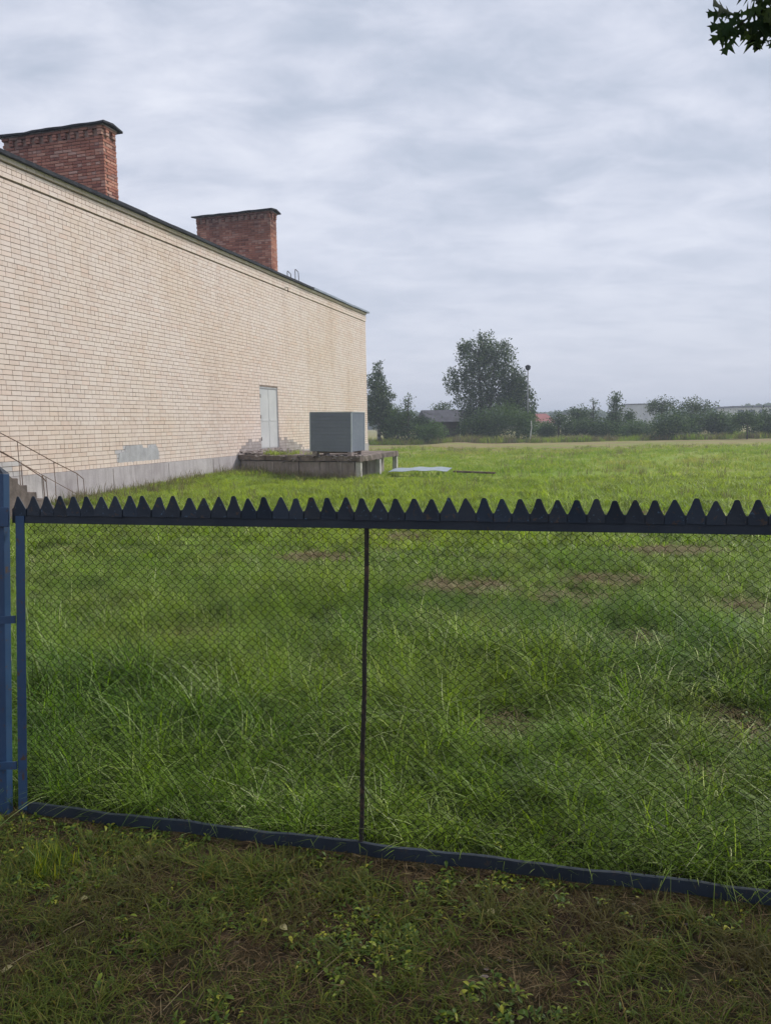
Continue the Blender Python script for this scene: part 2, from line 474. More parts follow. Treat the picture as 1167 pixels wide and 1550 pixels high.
def ground_z(x, y):
    near = np.exp(-((y - 4) / 9.0) ** 2)
    z = 0.035 * (pn(x, y, 1.1, 1) - 0.5) * near + 0.10 * (pn(x, y, 0.16, 2) - 0.5) * np.clip((y - 6) / 10, 0, 1)
    side = np.clip((np.abs(y + 0.25 * x - 2.67) - 0.05) / 0.4, 0, 1)
    z = z * (0.25 + 0.75 * side)
    z = z - 0.032 * np.clip((6.0 - y) / 3.0, 0, 1)
    # a low grassy bank against the wall left of the loading platform
    s = x * math.sin(WALL_A) + y * math.cos(WALL_A)
    w = x * math.cos(WALL_A) - y * math.sin(WALL_A) + WALL_D
    z = z + 0.14 * np.exp(-((w - 0.2) / 1.6) ** 2) * np.clip((s - 15) / 5, 0, 1)
    return z


def axis_pts(lo, hi, near, step, grow):
    out = [near]
    d = step
    p = near
    while p < hi:
        p += d
        d *= grow
        out.append(min(p, hi))
    d = step
    p = near
    while p > lo:
        p -= d
        d *= grow
        out.insert(0, max(p, lo))
    return np.array(out)


gx = axis_pts(-900, 900, 0.0, 0.12, 1.05)
gy = axis_pts(-900, 1500, 2.5, 0.12, 1.04)
X, Y = np.meshgrid(gx, gy)
Z = ground_z(X, Y)
fade = np.clip(1 - (np.hypot(X, Y) - 90) / 200, 0, 1)
Z = Z * fade
vs = np.stack([X.ravel(), Y.ravel(), Z.ravel()], 1)
ny, nx = X.shape
ii = (np.arange(ny - 1)[:, None] * nx + np.arange(nx - 1)[None]).ravel()
fs = np.stack([ii, ii + 1, ii + nx + 1, ii + nx], 1)
me = bpy.data.meshes.new("ground")
me.from_pydata(vs.tolist(), [], fs.tolist())
me.materials.append(m_ground)
me.polygons.foreach_set('use_smooth', [True] * len(me.polygons))
tag(link("ground", me), "open meadow ground with a trodden brown verge in front of the fence", kind='structure')

# ------------------------------------------------------------------ building
Z_PL, Z_ROOF = 0.67, 6.86
BLD0 = 12.0
bld = empty("brick_building", B(0, BLD0), (0, 0, -WALL_A), label="long cream brick building with two red brick chimneys and no windows", cat="building")


def L(w, s, z):
    return (w, s - BLD0, z)


S0, S1, DEPTH = 5.0, 35.75, 8.0
DO0, DO1, DOZ0, DOZ1 = 23.9, 25.36, 0.70, 2.92
wallb = MB()
wallb.box(-DEPTH, -0.012, S0 - BLD0, DO0 - BLD0, 0.1, Z_ROOF - 0.02)
wallb.box(-DEPTH, -0.012, DO1 - BLD0, S1 - 0.012 - BLD0, 0.1, Z_ROOF - 0.02)
wallb.box(-DEPTH, -0.012, DO0 - BLD0 + 0.0005, DO1 - BLD0 - 0.0005, DOZ1, Z_ROOF - 0.022)
wallb.box(-DEPTH, -0.20, DO0 - BLD0 + 0.0005, DO1 - BLD0 - 0.0005, 0.1, DOZ1 - 0.001)
wall = wallb.build("wall", m_mortar, bld)

PT = 0.0998
mesh_cache = {}


def brick_mesh(ln, ht, dp, mt, key):
    k = (round(ln, 2), key)
    if k not in mesh_cache:
        b = MB()
        b.box(-dp, 0, -ln / 2, ln / 2, -ht / 2, ht / 2, jit=0.0015)
        mesh_cache[k] = b.mesh("brick", mt)
    return mesh_cache[k]


bricks = []   # (s centre, z centre, len, w proud, tint)
ncourse = int(round((Z_ROOF - Z_PL) / PT))
for k in range(ncourse):
    z0 = Z_PL + k * PT
    zc_ = z0 + PT / 2
    header = (k % 6 == 5)
    proud = 0.0
    if zc_ > 6.72:
        proud = 0.05
    elif zc_ > 6.50:
        proud = 0.025
    if k == 0:
        proud = 0.012
        header = True
    pit = 0.13 if header else 0.26
    off = 0.0 if header else (0.13 if k % 2 else 0.0) + rnd.choice([0, 0, 0.065])
    s = S0 + off - 0.26
    while s < S1 - 0.02:
        p_ = pit
        if not header and rnd.random() < 0.06:
            p_ = 0.13
        a, b = s + 0.005, s + p_ - 0.005
        s += p_
        b = min(b, S1)
        if b - a < 0.04 or b < S0:
            continue
        if b > DO0 and a < DO1 and z0 < DOZ1 and z0 + PT > DOZ0:
            if a < DO0 - 0.04:
                b = DO0
            elif b > DO1 + 0.04:
                a = DO1
            else:
                continue
        tint = None
        sc_ = (a + b) / 2
        if 15.95 < sc_ < 17.7 and 0.74 < zc_ < 1.18 and not (sc_ < 16.2 and zc_ > 1.1) and not (17.0 < sc_ < 17.3 and zc_ > 1.1):
            tint = (0.44, 0.45, 0.49, 1)
        if ((22.2 < sc_ < 23.9) or (25.3 < sc_ < 27.6)) and zc_ < 1.22 - 0.28 * abs(rnd.random() - 0.3) - 0.25 * max(0, abs(sc_ - 24.6) - 1.3):
            gq = rnd.uniform(0.20, 0.36)
            tint = (gq, gq * 0.92, gq * 0.94, 1)
        if sc_ < 13.2 and 0.68 < zc_ < 0.95 and sc_ < 12.55 + 0.3 * rnd.random():
            tint = (0.50, 0.50, 0.52, 1)
        bricks.append([sc_, zc_, b - a, proud + rnd.uniform(-0.0025, 0.0025), tint])
cand = sorted([b for b in bricks if b[0] > 12.55 and b[1] < 6.38 and b[4] is None], key=lambda b: b[0])
single = set(id(b) for b in cand[:300])
rest = MB()
for b in bricks:
    if id(b) in single:
        o = link("brick", brick_mesh(b[2], PT - 0.012, 0.06 + max(b[3], 0), m_brick1, "cream%d" % int(b[3] * 40)), wall, L(b[3], b[0], b[1] + rnd.uniform(-.0012, .0012)))
    else:
        h = PT / 2 - 0.006
        jz = rnd.uniform(-.0012, .0012)
        gap = 0.026 if (6.38 < b[1] < 6.50 or 6.62 < b[1] < 6.71) else 0.0    # gap bares dark mortar to stand in for the shadow line under each band
        rest.box(-0.05, b[3], b[0] - b[2] / 2 - BLD0, b[0] + b[2] / 2 - BLD0, b[1] - h + jz, b[1] + h - gap + jz, tint=b[4], jit=0.0012)
# smooth grey plaster patch trowelled over the bricks above the plinth
pp = [(15.98, 0.76), (16.5, 0.745), (17.1, 0.755), (17.66, 0.77), (17.70, 0.98), (17.62, 1.12), (17.34, 1.15), (17.30, 1.08), (17.02, 1.09), (16.96, 1.17), (16.3, 1.16), (16.24, 1.03), (16.02, 1.0)]
q = MB()
n_ = len(pp)
q.pts([L(0.010, a, b) for a, b in pp] + [L(0.002, a, b) for a, b in pp], [tuple(range(n_))] + [(k, n_ + k, n_ + (k + 1) % n_, (k + 1) % n_) for k in range(n_)])
q.build("plaster_patch", m_plaster, bld)
# end wall bricks (turn the corner)
for k in range(ncourse):
    zc_ = Z_PL + (k + .5) * PT
    w = -0.06 - (0.13 if k % 2 else 0)
    while w > -DEPTH + 0.26:
        rest.box(w - 0.248, w, S1 - 0.05 - BLD0, S1 - BLD0 + rnd.uniform(-.002, .002), zc_ - .044, zc_ + .044)
        w -= 0.26
tag(rest.build("brick", m_brick, wall), kind='stuff')

pl = MB()
pl.box(-DEPTH - 0.03, 0.03, S0 - BLD0, S1 + 0.03 - BLD0, -0.3, Z_PL - 0.002)
pl.build("plinth", m_plinth, bld)
# seams of the plinth's rendered blocks
seam = MB()
for s in np.arange(S0 + 1.1, 22, 2.4):
    seam.box(0.026, 0.036, s - BLD0, s + 0.02 - BLD0, -0.2, Z_PL - 0.03)
seam.build("plinth_joint", m_pier, bld)

# roof
rf = MB()
rf.box(-DEPTH - 0.1, 0.13, S0 - 0.1 - BLD0, S1 + 0.18 - BLD0, Z_ROOF, Z_ROOF + 0.05)
roof = rf.build("roof", m_bit, bld)
tr = MB()
ss = np.arange(S0, S1 + 0.2, 1.25)
for i in range(len(ss) - 1):
    jz, jw = rnd.uniform(-.008, .012), rnd.uniform(-.01, .012)
    last = ss[i] > 27.5
    b2 = MB()
    s_a, s_b = ss[i], ss[i + 1] + 0.03
    if i == len(ss) - 2:
        s_b = S1 + 0.22
    prof = [(-0.30, 0.095), (0.115, 0.075), (0.145, 0.065), (0.15, -0.012), (0.142, -0.012), (0.138, 0.052), (-0.30, 0.085)]
    vs_ = [L(w + jw, s, Z_ROOF + z + jz + (0.004 if (q and i % 2) else 0)) for q, s in enumerate((s_a, s_b)) for w, z in prof]
    n_ = len(prof)
    fs_ = [(k, (k + 1) % n_, n_ + (k + 1) % n_, n_ + k) for k in range(n_)] + [tuple(range(n_))[::-1], tuple(range(n_, 2 * n_))]
    b2.pts(vs_, fs_)
    b2.build("roof_edge_sheet", m_rooft if last else m_roofm, roof)
for s, h in ((27.25, 0.42), (28.0, 0.62)):
    hk = MB()
    hk.tube([L(-0.3, s, Z_ROOF + 0.02), L(-0.3, s, Z_ROOF + h), L(-0.3, s + 0.03, Z_ROOF + h + 0.03), L(-0.3, s + 0.30, Z_ROOF + h - 0.02), L(-0.3, s + 0.32, Z_ROOF + h - 0.08), L(-0.3, s + 0.34, Z_ROOF + h - 0.33)], 0.014, 6)
    hk.build("roof_hook", m_rod, roof)
hk = MB()
hk.tube([L(0, 26.2, 6.50), L(0.16, 26.2, 6.50), L(0.16, 26.2, 6.34)], 0.014, 6)
hk.build("wall_hook", m_rod, bld)

# door
dr = MB()
dr.box(-0.07, -0.045, DO0 + 0.05 - BLD0, DO1 - 0.05 - BLD0, DOZ0 + 0.12, DOZ1 - 0.06)
door = bevel(dr.build("door", m_door, bld))
for a, b in ((DO0 + 0.07, (DO0 + DO1) / 2 - 0.012), ((DO0 + DO1) / 2 + 0.012, DO1 - 0.07)):
    q = MB()
    q.box(-0.0445, -0.028, a - BLD0, b - BLD0, DOZ0 + 0.15, DOZ1 - 0.09)
    q.box(-0.0275, -0.020, a + .05 - BLD0, b - .05 - BLD0, DOZ0 + 1.05, DOZ0 + 1.11)
    bevel(q.build("door_leaf", m_door, door))
q = MB()
q.box(-0.16, -0.02, DO0 + 0.001 - BLD0, DO0 + 0.05 - BLD0, DOZ0, DOZ1)
q.box(-0.16, -0.02, DO1 - 0.05 - BLD0, DO1 - 0.001 - BLD0, DOZ0, DOZ1)
q.box(-0.16, -0.02, DO0 + 0.0505 - BLD0, DO1 - 0.0505 - BLD0, DOZ1 - 0.06, DOZ1)
q.build("door_frame", m_plaster, door)
q = MB()
q.box(-0.2, 0.03, DO0 - BLD0, DO1 - BLD0, DOZ0 - 0.02, DOZ0 + 0.12, jit=.01)
q.build("threshold", m_rubble, door)
q = MB()
for z in (1.15, 1.9, 2.6):
    q.tube([L(-0.02, DO0 + 0.07, z - 0.06), L(-0.02, DO0 + 0.07, z + 0.06)], 0.016, 6)
q.build("hinge", m_rod, door)

# chimneys


def chimney(s0, s1, w0, w1, ztop, nsingle):
    c = MB()
    H0 = Z_ROOF + 0.03
    c.box(w1 + 0.02, w0 - 0.02, s0 + 0.02 - BLD0, s1 - 0.02 - BLD0, H0 - 0.1, ztop - 0.01)
    ch = c.build("chimney", m_mortar2, bld)
    pt = 0.075
    n = int((ztop - H0) / pt)
    items = []
    for k in range(n):
        z = ztop - (k + 0.5) * pt
        top_band = k in (1, 2)           # dentil course
        pr = 0.0
        if k == 0:
            pr = 0.045
        wsq = rnd.uniform(-.003, .003)
        if top_band:
            w = w0
            i = 0
            while w - 0.12 > w1:
                if i % 2 == 0:
                    items.append(('f', w - 0.06, z, 0.12, 0.05))
                w -= 0.13
                i += 1
            for s_ in (s0 + 0.13, s0 + 0.39):
                items.append(('n', s_, z, 0.12, 0.05))
            continue
        hd = (k % 3 == 2)
        p_ = 0.13 if hd else 0.26
        w = w0 - (0.0 if k % 2 else 0.13)
        if not k % 2:
            items.append(('f', w0 - 0.06, z, 0.12, pr))
        while w - 0.1 > w1:
            ln = min(p_, w - w1) - 0.014
            if ln > 0.05:
                items.append(('f', w - ln / 2, z, ln, pr + rnd.uniform(-.004, .004) + wsq))
            w -= p_
        s = s0 + 0.13 * (k % 2)
        while s + 0.1 < s1:
            ln = min(0.26, s1 - s) - 0.014
            items.append(('n', s + ln / 2, z, ln, pr + rnd.uniform(-.004, .004)))
            s += 0.26
    vis = [i for i in items if (i[0] == 'n') or True]
    vis.sort(key=lambda t: (-(t[3] if t[0] == 'f' else t[3] * 0.5), rnd.random()))
    sing = set(id(i) for i in vis[:nsingle])
    j = MB()
    for it in items:
        kind, q, z, ln, pr = it
        if id(it) in sing:
            mesh = brick_mesh(ln, pt - 0.017, 0.06 + max(pr, 0), m_red1, "red%d" % int(pr * 40 + 100))
            if kind == 'f':
                link("brick", mesh, ch, (q, s0 - pr - BLD0, z), (0, 0, -PI / 2))
            else:
                link("brick", mesh, ch, (w0 + pr, q - BLD0, z))
        else:
            h = (pt - 0.017) / 2
            if kind == 'f':
                j.box(q - ln / 2, q + ln / 2, s0 - pr - BLD0, s0 + 0.05 - BLD0, z - h, z + h, jit=.001)
            else:
                j.box(w0 - 0.05, w0 + pr, q - ln / 2 - BLD0, q + ln / 2 - BLD0, z - h, z + h, jit=.001)
    # hidden sides
    for k in range(n):
        z = ztop - (k + 0.5) * pt
        w = w0 - 0.13 * (k % 2)
        while w - 0.1 > w1:
            ln = min(0.26, w - w1) - 0.01
            j.box(w - ln, w, s1 - 0.05 - BLD0, s1 - BLD0, z - .032, z + .032)
            w -= 0.26
        s = s0 + 0.13 * (k % 2)
        while s + 0.1 < s1:
            ln = min(0.26, s1 - s) - 0.01
            j.box(w1, w1 + .05, s - BLD0, s + ln - BLD0, z - .032, z + .032)
            s += 0.26
    tag(j.build("brick", m_red, ch), kind='stuff')
    # cap of bent dark sheet over a mortar bed
    cap = MB()
    N = 14
    ov = 0.13
    top, bot = [], []
    for i in range(N + 1):
        w = w1 - ov + (w0 - w1 + 2 * ov) * i / N
        dz = rnd.uniform(-.010, .014)
        for s, e_ in ((s0 - ov, 0.0), ((s0 + s1) / 2, 0.05), (s1 + ov, -0.005)):
            top.append(L(w + rnd.uniform(-.01, .01), s + rnd.uniform(-.012, .012), ztop + 0.055 + e_ + dz))
    vv = top + [(x, y, z - 0.045) for x, y, z in top]
    ff = []
    T = len(top)
    for i in range(N):
        for q in range(2):
            a = i * 3 + q
            ff.append((a, a + 1, a + 4, a + 3))
            ff.append((T + a, T + a + 3, T + a + 4, T + a + 1))
        ff.append((i * 3, i * 3 + 3, T + i * 3 + 3, T + i * 3))
        ff.append((i * 3 + 2, T + i * 3 + 2, T + i * 3 + 5, i * 3 + 5))
    ff += [(0, T, T + 1, 1), (1, T + 1, T + 2, 2), (N * 3, N * 3 + 1, T + N * 3 + 1, T + N * 3), (N * 3 + 1, N * 3 + 2, T + N * 3 + 2, T + N * 3 + 1)]
    cap.pts(vv, ff)
    cap.build("chimney_cap", m_roofm, ch)
    bed = MB()
    bed.box(w1 - 0.04, w0 + 0.04, s0 - 0.045 - BLD0, s1 + 0.045 - BLD0, ztop + 0.0, ztop + 0.025, jit=.004)
    bed.build("mortar_bed", m_rubble, ch)
    fl = MB()
    fl.box(w1 - 0.05, w0 + 0.05, s0 - 0.05 - BLD0, s1 + 0.05 - BLD0, H0 - .01, H0 + 0.16, jit=.01)
    fl.build("flashing", m_bit, ch)
    return ch


chimney(16.88, 17.40, -0.57, -3.52, 8.90, 280)
chimney(26.49, 27.01, -0.57, -3.57, 9.30, 280)

# ------------------------------------------------------------------ loading platform
pf0 = B(0, 22.1)
plat = empty("loading_platform", pf0, (0, 0, -WALL_A), label="crumbling concrete loading platform on piers beneath the grey door", cat="platform")
SKEW = -0.325      # near edge drifts towards the viewer away from the wall


def PS(w, s):     # platform coords: s measured at wall from 0 (=21.6)
    return (w, s + SKEW * w)


PLEN, PW, PT0, PT1 = 4.05, 4.6, 0.52, 0.70
sl = MB()
Nw, Ns = 26, 22
vv, ff = [], []
for zt in (1, 0):
    for i in range(Nw + 1):
        for k in range(Ns + 1):
            w, s = 0.035 + (PW - 0.035) * i / Nw, PLEN * k / Ns
            edge = (i == Nw) or (k in (0, Ns))
            x, y = PS(w, s)
            j = 0.018 if edge else 0.006
            z = PT1 - (0.03 * rnd.random() if edge else 0.008 * rnd.random()) if zt else PT0 + (0.03 * rnd.random() if edge else 0)
            vv.append((x + rnd.uniform(-j, j) * (i > 0), y + rnd.uniform(-j, j), z))
T = (Nw + 1) * (Ns + 1)
ix = lambda i, k, t=0: t * T + i * (Ns + 1) + k
for i in range(Nw):
    for k in range(Ns):
        ff.append((ix(i, k), ix(i + 1, k), ix(i + 1, k + 1), ix(i, k + 1)))
        ff.append((ix(i, k, 1), ix(i, k + 1, 1), ix(i + 1, k + 1, 1), ix(i + 1, k, 1)))
    ff.append((ix(i, 0), ix(i, 0, 1), ix(i + 1, 0, 1), ix(i + 1, 0)))
    ff.append((ix(i, Ns), ix(i + 1, Ns), ix(i + 1, Ns, 1), ix(i, Ns, 1)))
for k in range(Ns):
    ff.append((ix(Nw, k), ix(Nw, k, 1), ix(Nw, k + 1, 1), ix(Nw, k + 1)))
    ff.append((ix(0, k), ix(0, k + 1), ix(0, k + 1, 1), ix(0, k, 1)))
sl.pts(vv, ff)
sl.build("slab", m_slab, plat)
# front (towards viewer): foundation blocks set under the slab
w = 0.08
while w < PW - 0.35:
    lw = rnd.choice([0.58, 0.78, 0.38])
    lw = min(lw, PW - 0.22 - w)
    b = MB()
    q0, q1 = w + 0.006, w + lw - 0.006
    d = 0.05 + rnd.uniform(-.012, .02)
    ps = [PS(q0, d), PS(q1, d), PS(q1, d + 0.35), PS(q0, d + 0.35)]
    vs_ = [(x, y, -0.25) for x, y in ps] + [(x, y, PT0 - 0.004) for x, y in ps]
    b.pts(vs_, [(0, 3, 2, 1), (4, 5, 6, 7), (0, 1, 5, 4), (1, 2, 6, 5), (2, 3, 7, 6), (3, 0, 4, 7)])
    bevel(b.build("foundation_block", m_pier, plat), 0.012)
    w += lw
for s in (0.06, 1.95, PLEN - 0.2):
    b = MB()
    x, y = PS(PW - 0.1, s)
    b.box(x - 0.07, x + 0.075, y - 0.02, y + 0.13, -0.25, PT0 - 0.003, jit=0.006)
    bevel(b.build("post", m_post_c, plat), 0.01)
for s in (0.45, 2.1, 3.2):        # recessed side wall blocks
    b = MB()
    ln = {0.45: 1.55, 2.1: 1.0, 3.2: 0.8}[s]
    ps = [PS(PW - 0.9, s), PS(PW - 0.55, s), PS(PW - 0.55, s + ln), PS(PW - 0.9, s + ln)]
    vs_ = [(x, y, -0.25) for x, y in ps] + [(x, y, PT0 - 0.004) for x, y in ps]
    b.pts(vs_, [(0, 3, 2, 1), (4, 5, 6, 7), (0, 1, 5, 4), (1, 2, 6, 5), (2, 3, 7, 6), (3, 0, 4, 7)])
    b.build("side_block", m_pier, plat)
# lip of broken render along the front edge (small chunks, joined)
rb = MB()


def chunk(mb, x, y, z, r):
    ps = []
    for (a, b_, c) in ((1, 0, 0), (-1, 0, 0), (0, 1, 0), (0, -1, 0), (0, 0, 1), (0, 0, -1), (.7, .7, .3), (-.7, .6, .4)):
        k = r * rnd.uniform(0.6, 1.2)
        ps.append((x + a * k * 1.3, y + b_ * k, z + c * k * 0.6))
    mb.pts(ps, [(0, 6, 4), (6, 2, 4), (2, 7, 4), (7, 1, 4), (1, 3, 4), (3, 0, 4), (6, 0, 5), (2, 6, 5), (7, 2, 5), (1, 7, 5), (3, 1, 5), (0, 3, 5)])


for _ in range(150):
    w = rnd.uniform(2.4, PW - 0.05)
    x, y = PS(w, rnd.uniform(-0.03, 0.25))
    chunk(rb, x, y, PT1 + rnd.uniform(-0.10, 0.01), rnd.uniform(0.02, 0.06))
for _ in range(60):
    w = rnd.uniform(0.1, PW)
    x, y = PS(w, rnd.uniform(-0.04, 0.02))
    chunk(rb, x, y, rnd.uniform(0.48, 0.68), rnd.uniform(0.015, 0.05))
tag(rb.build("broken_edge", m_rubble, plat), kind='stuff')

rub = MB()
base = B(0, 23.2)
for _ in range(260):
    s = max(-0.98, rnd.gauss(0.1, 1.0))
    w = abs(rnd.gauss(0, 0.45)) + 0.08
    if abs(s - 1.4) < 0.6 and w < 0.4:
        continue
    chunk(rub, w, s + SKEW * w, PT1 + rnd.uniform(0, 0.06) + 0.05 * math.exp(-w * 3), rnd.uniform(0.015, 0.07))
ro = rub.build("rubble", m_rubble)
ro.location = base
ro.rotation_euler = (0, 0, -WALL_A)
tag(ro, "broken brick rubble heaped on the platform in front of the grey door", "rubble", kind='stuff')

# ------------------------------------------------------------------ grey box on platform
bx = empty("metal_box", B(4.22, 20.95, PT1 + 0.0), (math.radians(0.4), math.radians(1.3), -WALL_A - 0.03), label="big grey sheet metal box on small blocks at the platform corner", cat="metal box")
BWd, BLn, BHt, BZ = 1.28, 1.10, 1.12, 0.10
b = MB()
b.box(-BWd, 0, 0, BLn, BZ, BZ + BHt)
bevel(b.build("box_body", m_boxm, bx), 0.006)
b = MB()
b.box(-BWd - .012, .012, -.012, BLn + .012, BZ + BHt + 0.001, BZ + BHt + 0.022)
bevel(b.build("lid", m_boxedge, bx), 0.004)
b = MB()
for (x, y) in ((0, 0), (-BWd, 0), (0, BLn)):
    b.box(x - 0.022, x + 0.010, y - 0.010, y + 0.022, BZ - 0.01, BZ + BHt - 0.002)
b.build("corner_strip", m_boxedge, bx)
for k in range(1, 11):             # faint horizontal folds in the front and side sheets
    q = MB()
    z = BZ + BHt * k / 11
    q.box(-BWd + 0.03, -0.025, -0.014, 0.001, z - 0.010, z + 0.010)
    q.build("sheet_fold", m_boxm, bx)
for (x, y) in ((-0.12, 0.08), (-BWd + 0.08, 0.08), (-0.12, BLn - 0.2), (-BWd + 0.08, BLn - 0.2)):
    q = MB()
    q.box(x, x + 0.12, y - 0.1, y + 0.1, -0.03, BZ - 0.002, jit=.008)
    q.build("support_block", m_rubble, bx)
b = MB()
b.box(-BWd + 0.05, -0.03, 0.04, BLn - 0.05, BZ - 0.05, BZ - 0.003)
b.build("pallet", m_wood, bx)

# ------------------------------------------------------------------ sheet and plank in the grass
sh = MB()
Ns_ = 16
for zz in (0.0, -0.006):
    for i in range(Ns_ + 1):
        for k in range(5):
            sh.v.append((-0.92 + 1.84 * i / Ns_, -0.34 + 0.17 * k, zz + 0.14 + 0.012 * math.sin(i * 1.1) + 0.05 * (k / 4) + 0.03 * math.sin(i / Ns_ * PI)))
for i in range(Ns_):
    for k in range(4):
        a = i * 5 + k
        sh.f += [(a, a + 5, a + 6, a + 1), (85 + a, 85 + a + 1, 85 + a + 6, 85 + a + 5)]
sh.m = [0] * len(sh.f)
sh.c = [None] * len(sh.f)
so = sh.build("metal_sheet", m_sheet, smooth=True)
so.location = (1.07, 23.3, 0.02)
so.rotation_euler = (0.03, -0.02, -0.33)
tag(so, "pale metal sheet lying in the grass right of the platform", "metal sheet")
pk = MB()
pk.box(-0.62, 0.62, -0.09, 0.09, 0, 0.05, jit=.006)
po = pk.build("plank", m_wood)
po.location = (2.62, 22.5, 0.11)
po.rotation_euler = (0, 0.03, -0.4)
tag(po, "dark old plank in the grass beside the pale metal sheet", "plank")

# ------------------------------------------------------------------ stairs with railings at the left
st = empty("entrance_stair", B(0.0, 11.2), (0, 0, -WALL_A), label="old brick and concrete stair with thin rusty railings against the cream wall", cat="stair")
NST = 6
for k in range(NST):
    b = MB()
    s0_ = -0.25 + k * 0.22
    b.box(0.45, 1.35, s0_ - 0.0, s0_ + 0.215, -0.1, 0.74 - 0.14 * k, jit=.006)
    bevel(b.build("step", m_stair, st), 0.012)
b = MB()
b.box(0.10, 1.35, -3.0, -0.255, -0.1, 0.79)
b.build("landing", m_stair, st)
b = MB()
b.pts([(1.38, -3, -0.1), (1.38, 0.50, -0.1), (1.38, 0.44, 0.14), (1.38, -0.40, 0.82), (1.38, -3, 0.82),
       (1.5, -3, -0.1), (1.5, 0.50, -0.1), (1.5, 0.44, 0.14), (1.5, -0.40, 0.82), (1.5, -3, 0.82)],
      [(0, 4, 3, 2, 1), (5, 6, 7, 8, 9), (0, 1, 6, 5), (1, 2, 7, 6), (2, 3, 8, 7), (3, 4, 9, 8), (4, 0, 5, 9)])
b.build("side_wall", m_stair, st)


def rail(w, posts, top, mid, nm="railing"):
    b = MB()
    b.tube(top, 0.010, 6)
    if mid:
        b.tube(mid, 0.007, 6)
    for (s, z0, z1) in posts:
        b.tube([(w, s, z0), (w + 0.004, s + 0.006, (z0 + z1) / 2), (w, s, z1)], 0.008, 6)
    b.build(nm, m_rail, st)


o_ = 11.2
rail(0.3, [(12.39 - o_, 0.4, 1.36), (13.37 - o_, 0.1, 0.92), (14.07 - o_, -0.1, 0.63), (14.27 - o_, -0.1, 0.50), (11.4 - o_, 0.9, 1.78)],
     [(0.3, 11.0 - o_, 1.95), (0.3, 12.39 - o_, 1.36), (0.3, 13.37 - o_, 0.92), (0.3, 14.07 - o_, 0.63), (0.3, 14.27 - o_, 0.50)],
     [(0.3, 11.0 - o_, 1.60), (0.3, 12.37 - o_, 0.98), (0.3, 14.02 - o_, 0.19)])
rail(1.3, [(11.32 - o_, 0.4, 0.98), (11.85 - o_, 0.1, 0.74), (11.93 - o_, 0.0, 0.70)],
     [(1.3, 10.0 - o_, 1.55), (1.3, 10.93 - o_, 1.20), (1.3, 11.32 - o_, 1.00), (1.3, 11.85 - o_, 0.70), (1.3, 11.93 - o_, 0.62)], None)

# ------------------------------------------------------------------ fence
LEAN = math.radians(5)
FP = Vector((-0.12, 2.70, 0))
uf = Vector((1, -0.25, 0)).normalized()
fa = math.atan2(uf.y, uf.x)
fence = empty("fence", FP, (-LEAN, 0, fa), label="dark blue chain link fence panel with sawtooth top rail and framing post", cat="fence")
QL, QR = -1.475, 1.95


def fb(name, x0, x1, y0, y1, z0, z1, mt, parent=fence, bw=0.003):
    q = MB()
    q.box(x0, x1, y0, y1, z0, z1)
    return bevel(q.build(name, mt, parent), bw)


# angle iron rails
q = MB()
q.box(QL - 0.018, QR, -0.004, 0.0, 1.196, 1.256)
q.box(QL - 0.018, QR, 0.0005, 0.045, 1.196, 1.200)
bevel(q.build("top_rail", m_blue2, fence), 0.0015)
nseg = 40
q = MB()
for (ya, yb, za, zb) in ((-0.004, 0.0, -0.018, 0.026), (0.0005, 0.014, 0.022, 0.026)):
    vv, ff = [], []
    for i in range(nseg + 1):
        x = QL + (QR - QL) * i / nseg
        dz = 0.003 * math.sin(i * 0.9) + 0.002 * math.sin(i * 2.3)
        vv += [(x, ya, za + dz), (x, yb, za + dz), (x, yb, zb + dz), (x, ya, zb + dz)]
    for i in range(nseg):
        for k in range(4):
            a, b_ = i * 4 + k, i * 4 + (k + 1) % 4
            ff.append((a, b_, b_ + 4, a + 4))
    ff += [(3, 2, 1, 0), (nseg * 4, nseg * 4 + 1, nseg * 4 + 2, nseg * 4 + 3)]
    q.pts(vv, ff)
q.build("bottom_rail", m_blue2, fence)
# strip behind the teeth
fb("tooth_strip", QL - 0.018, QR, 0.0012, 0.004, 1.225, 1.257, m_blue2, bw=0.0005)
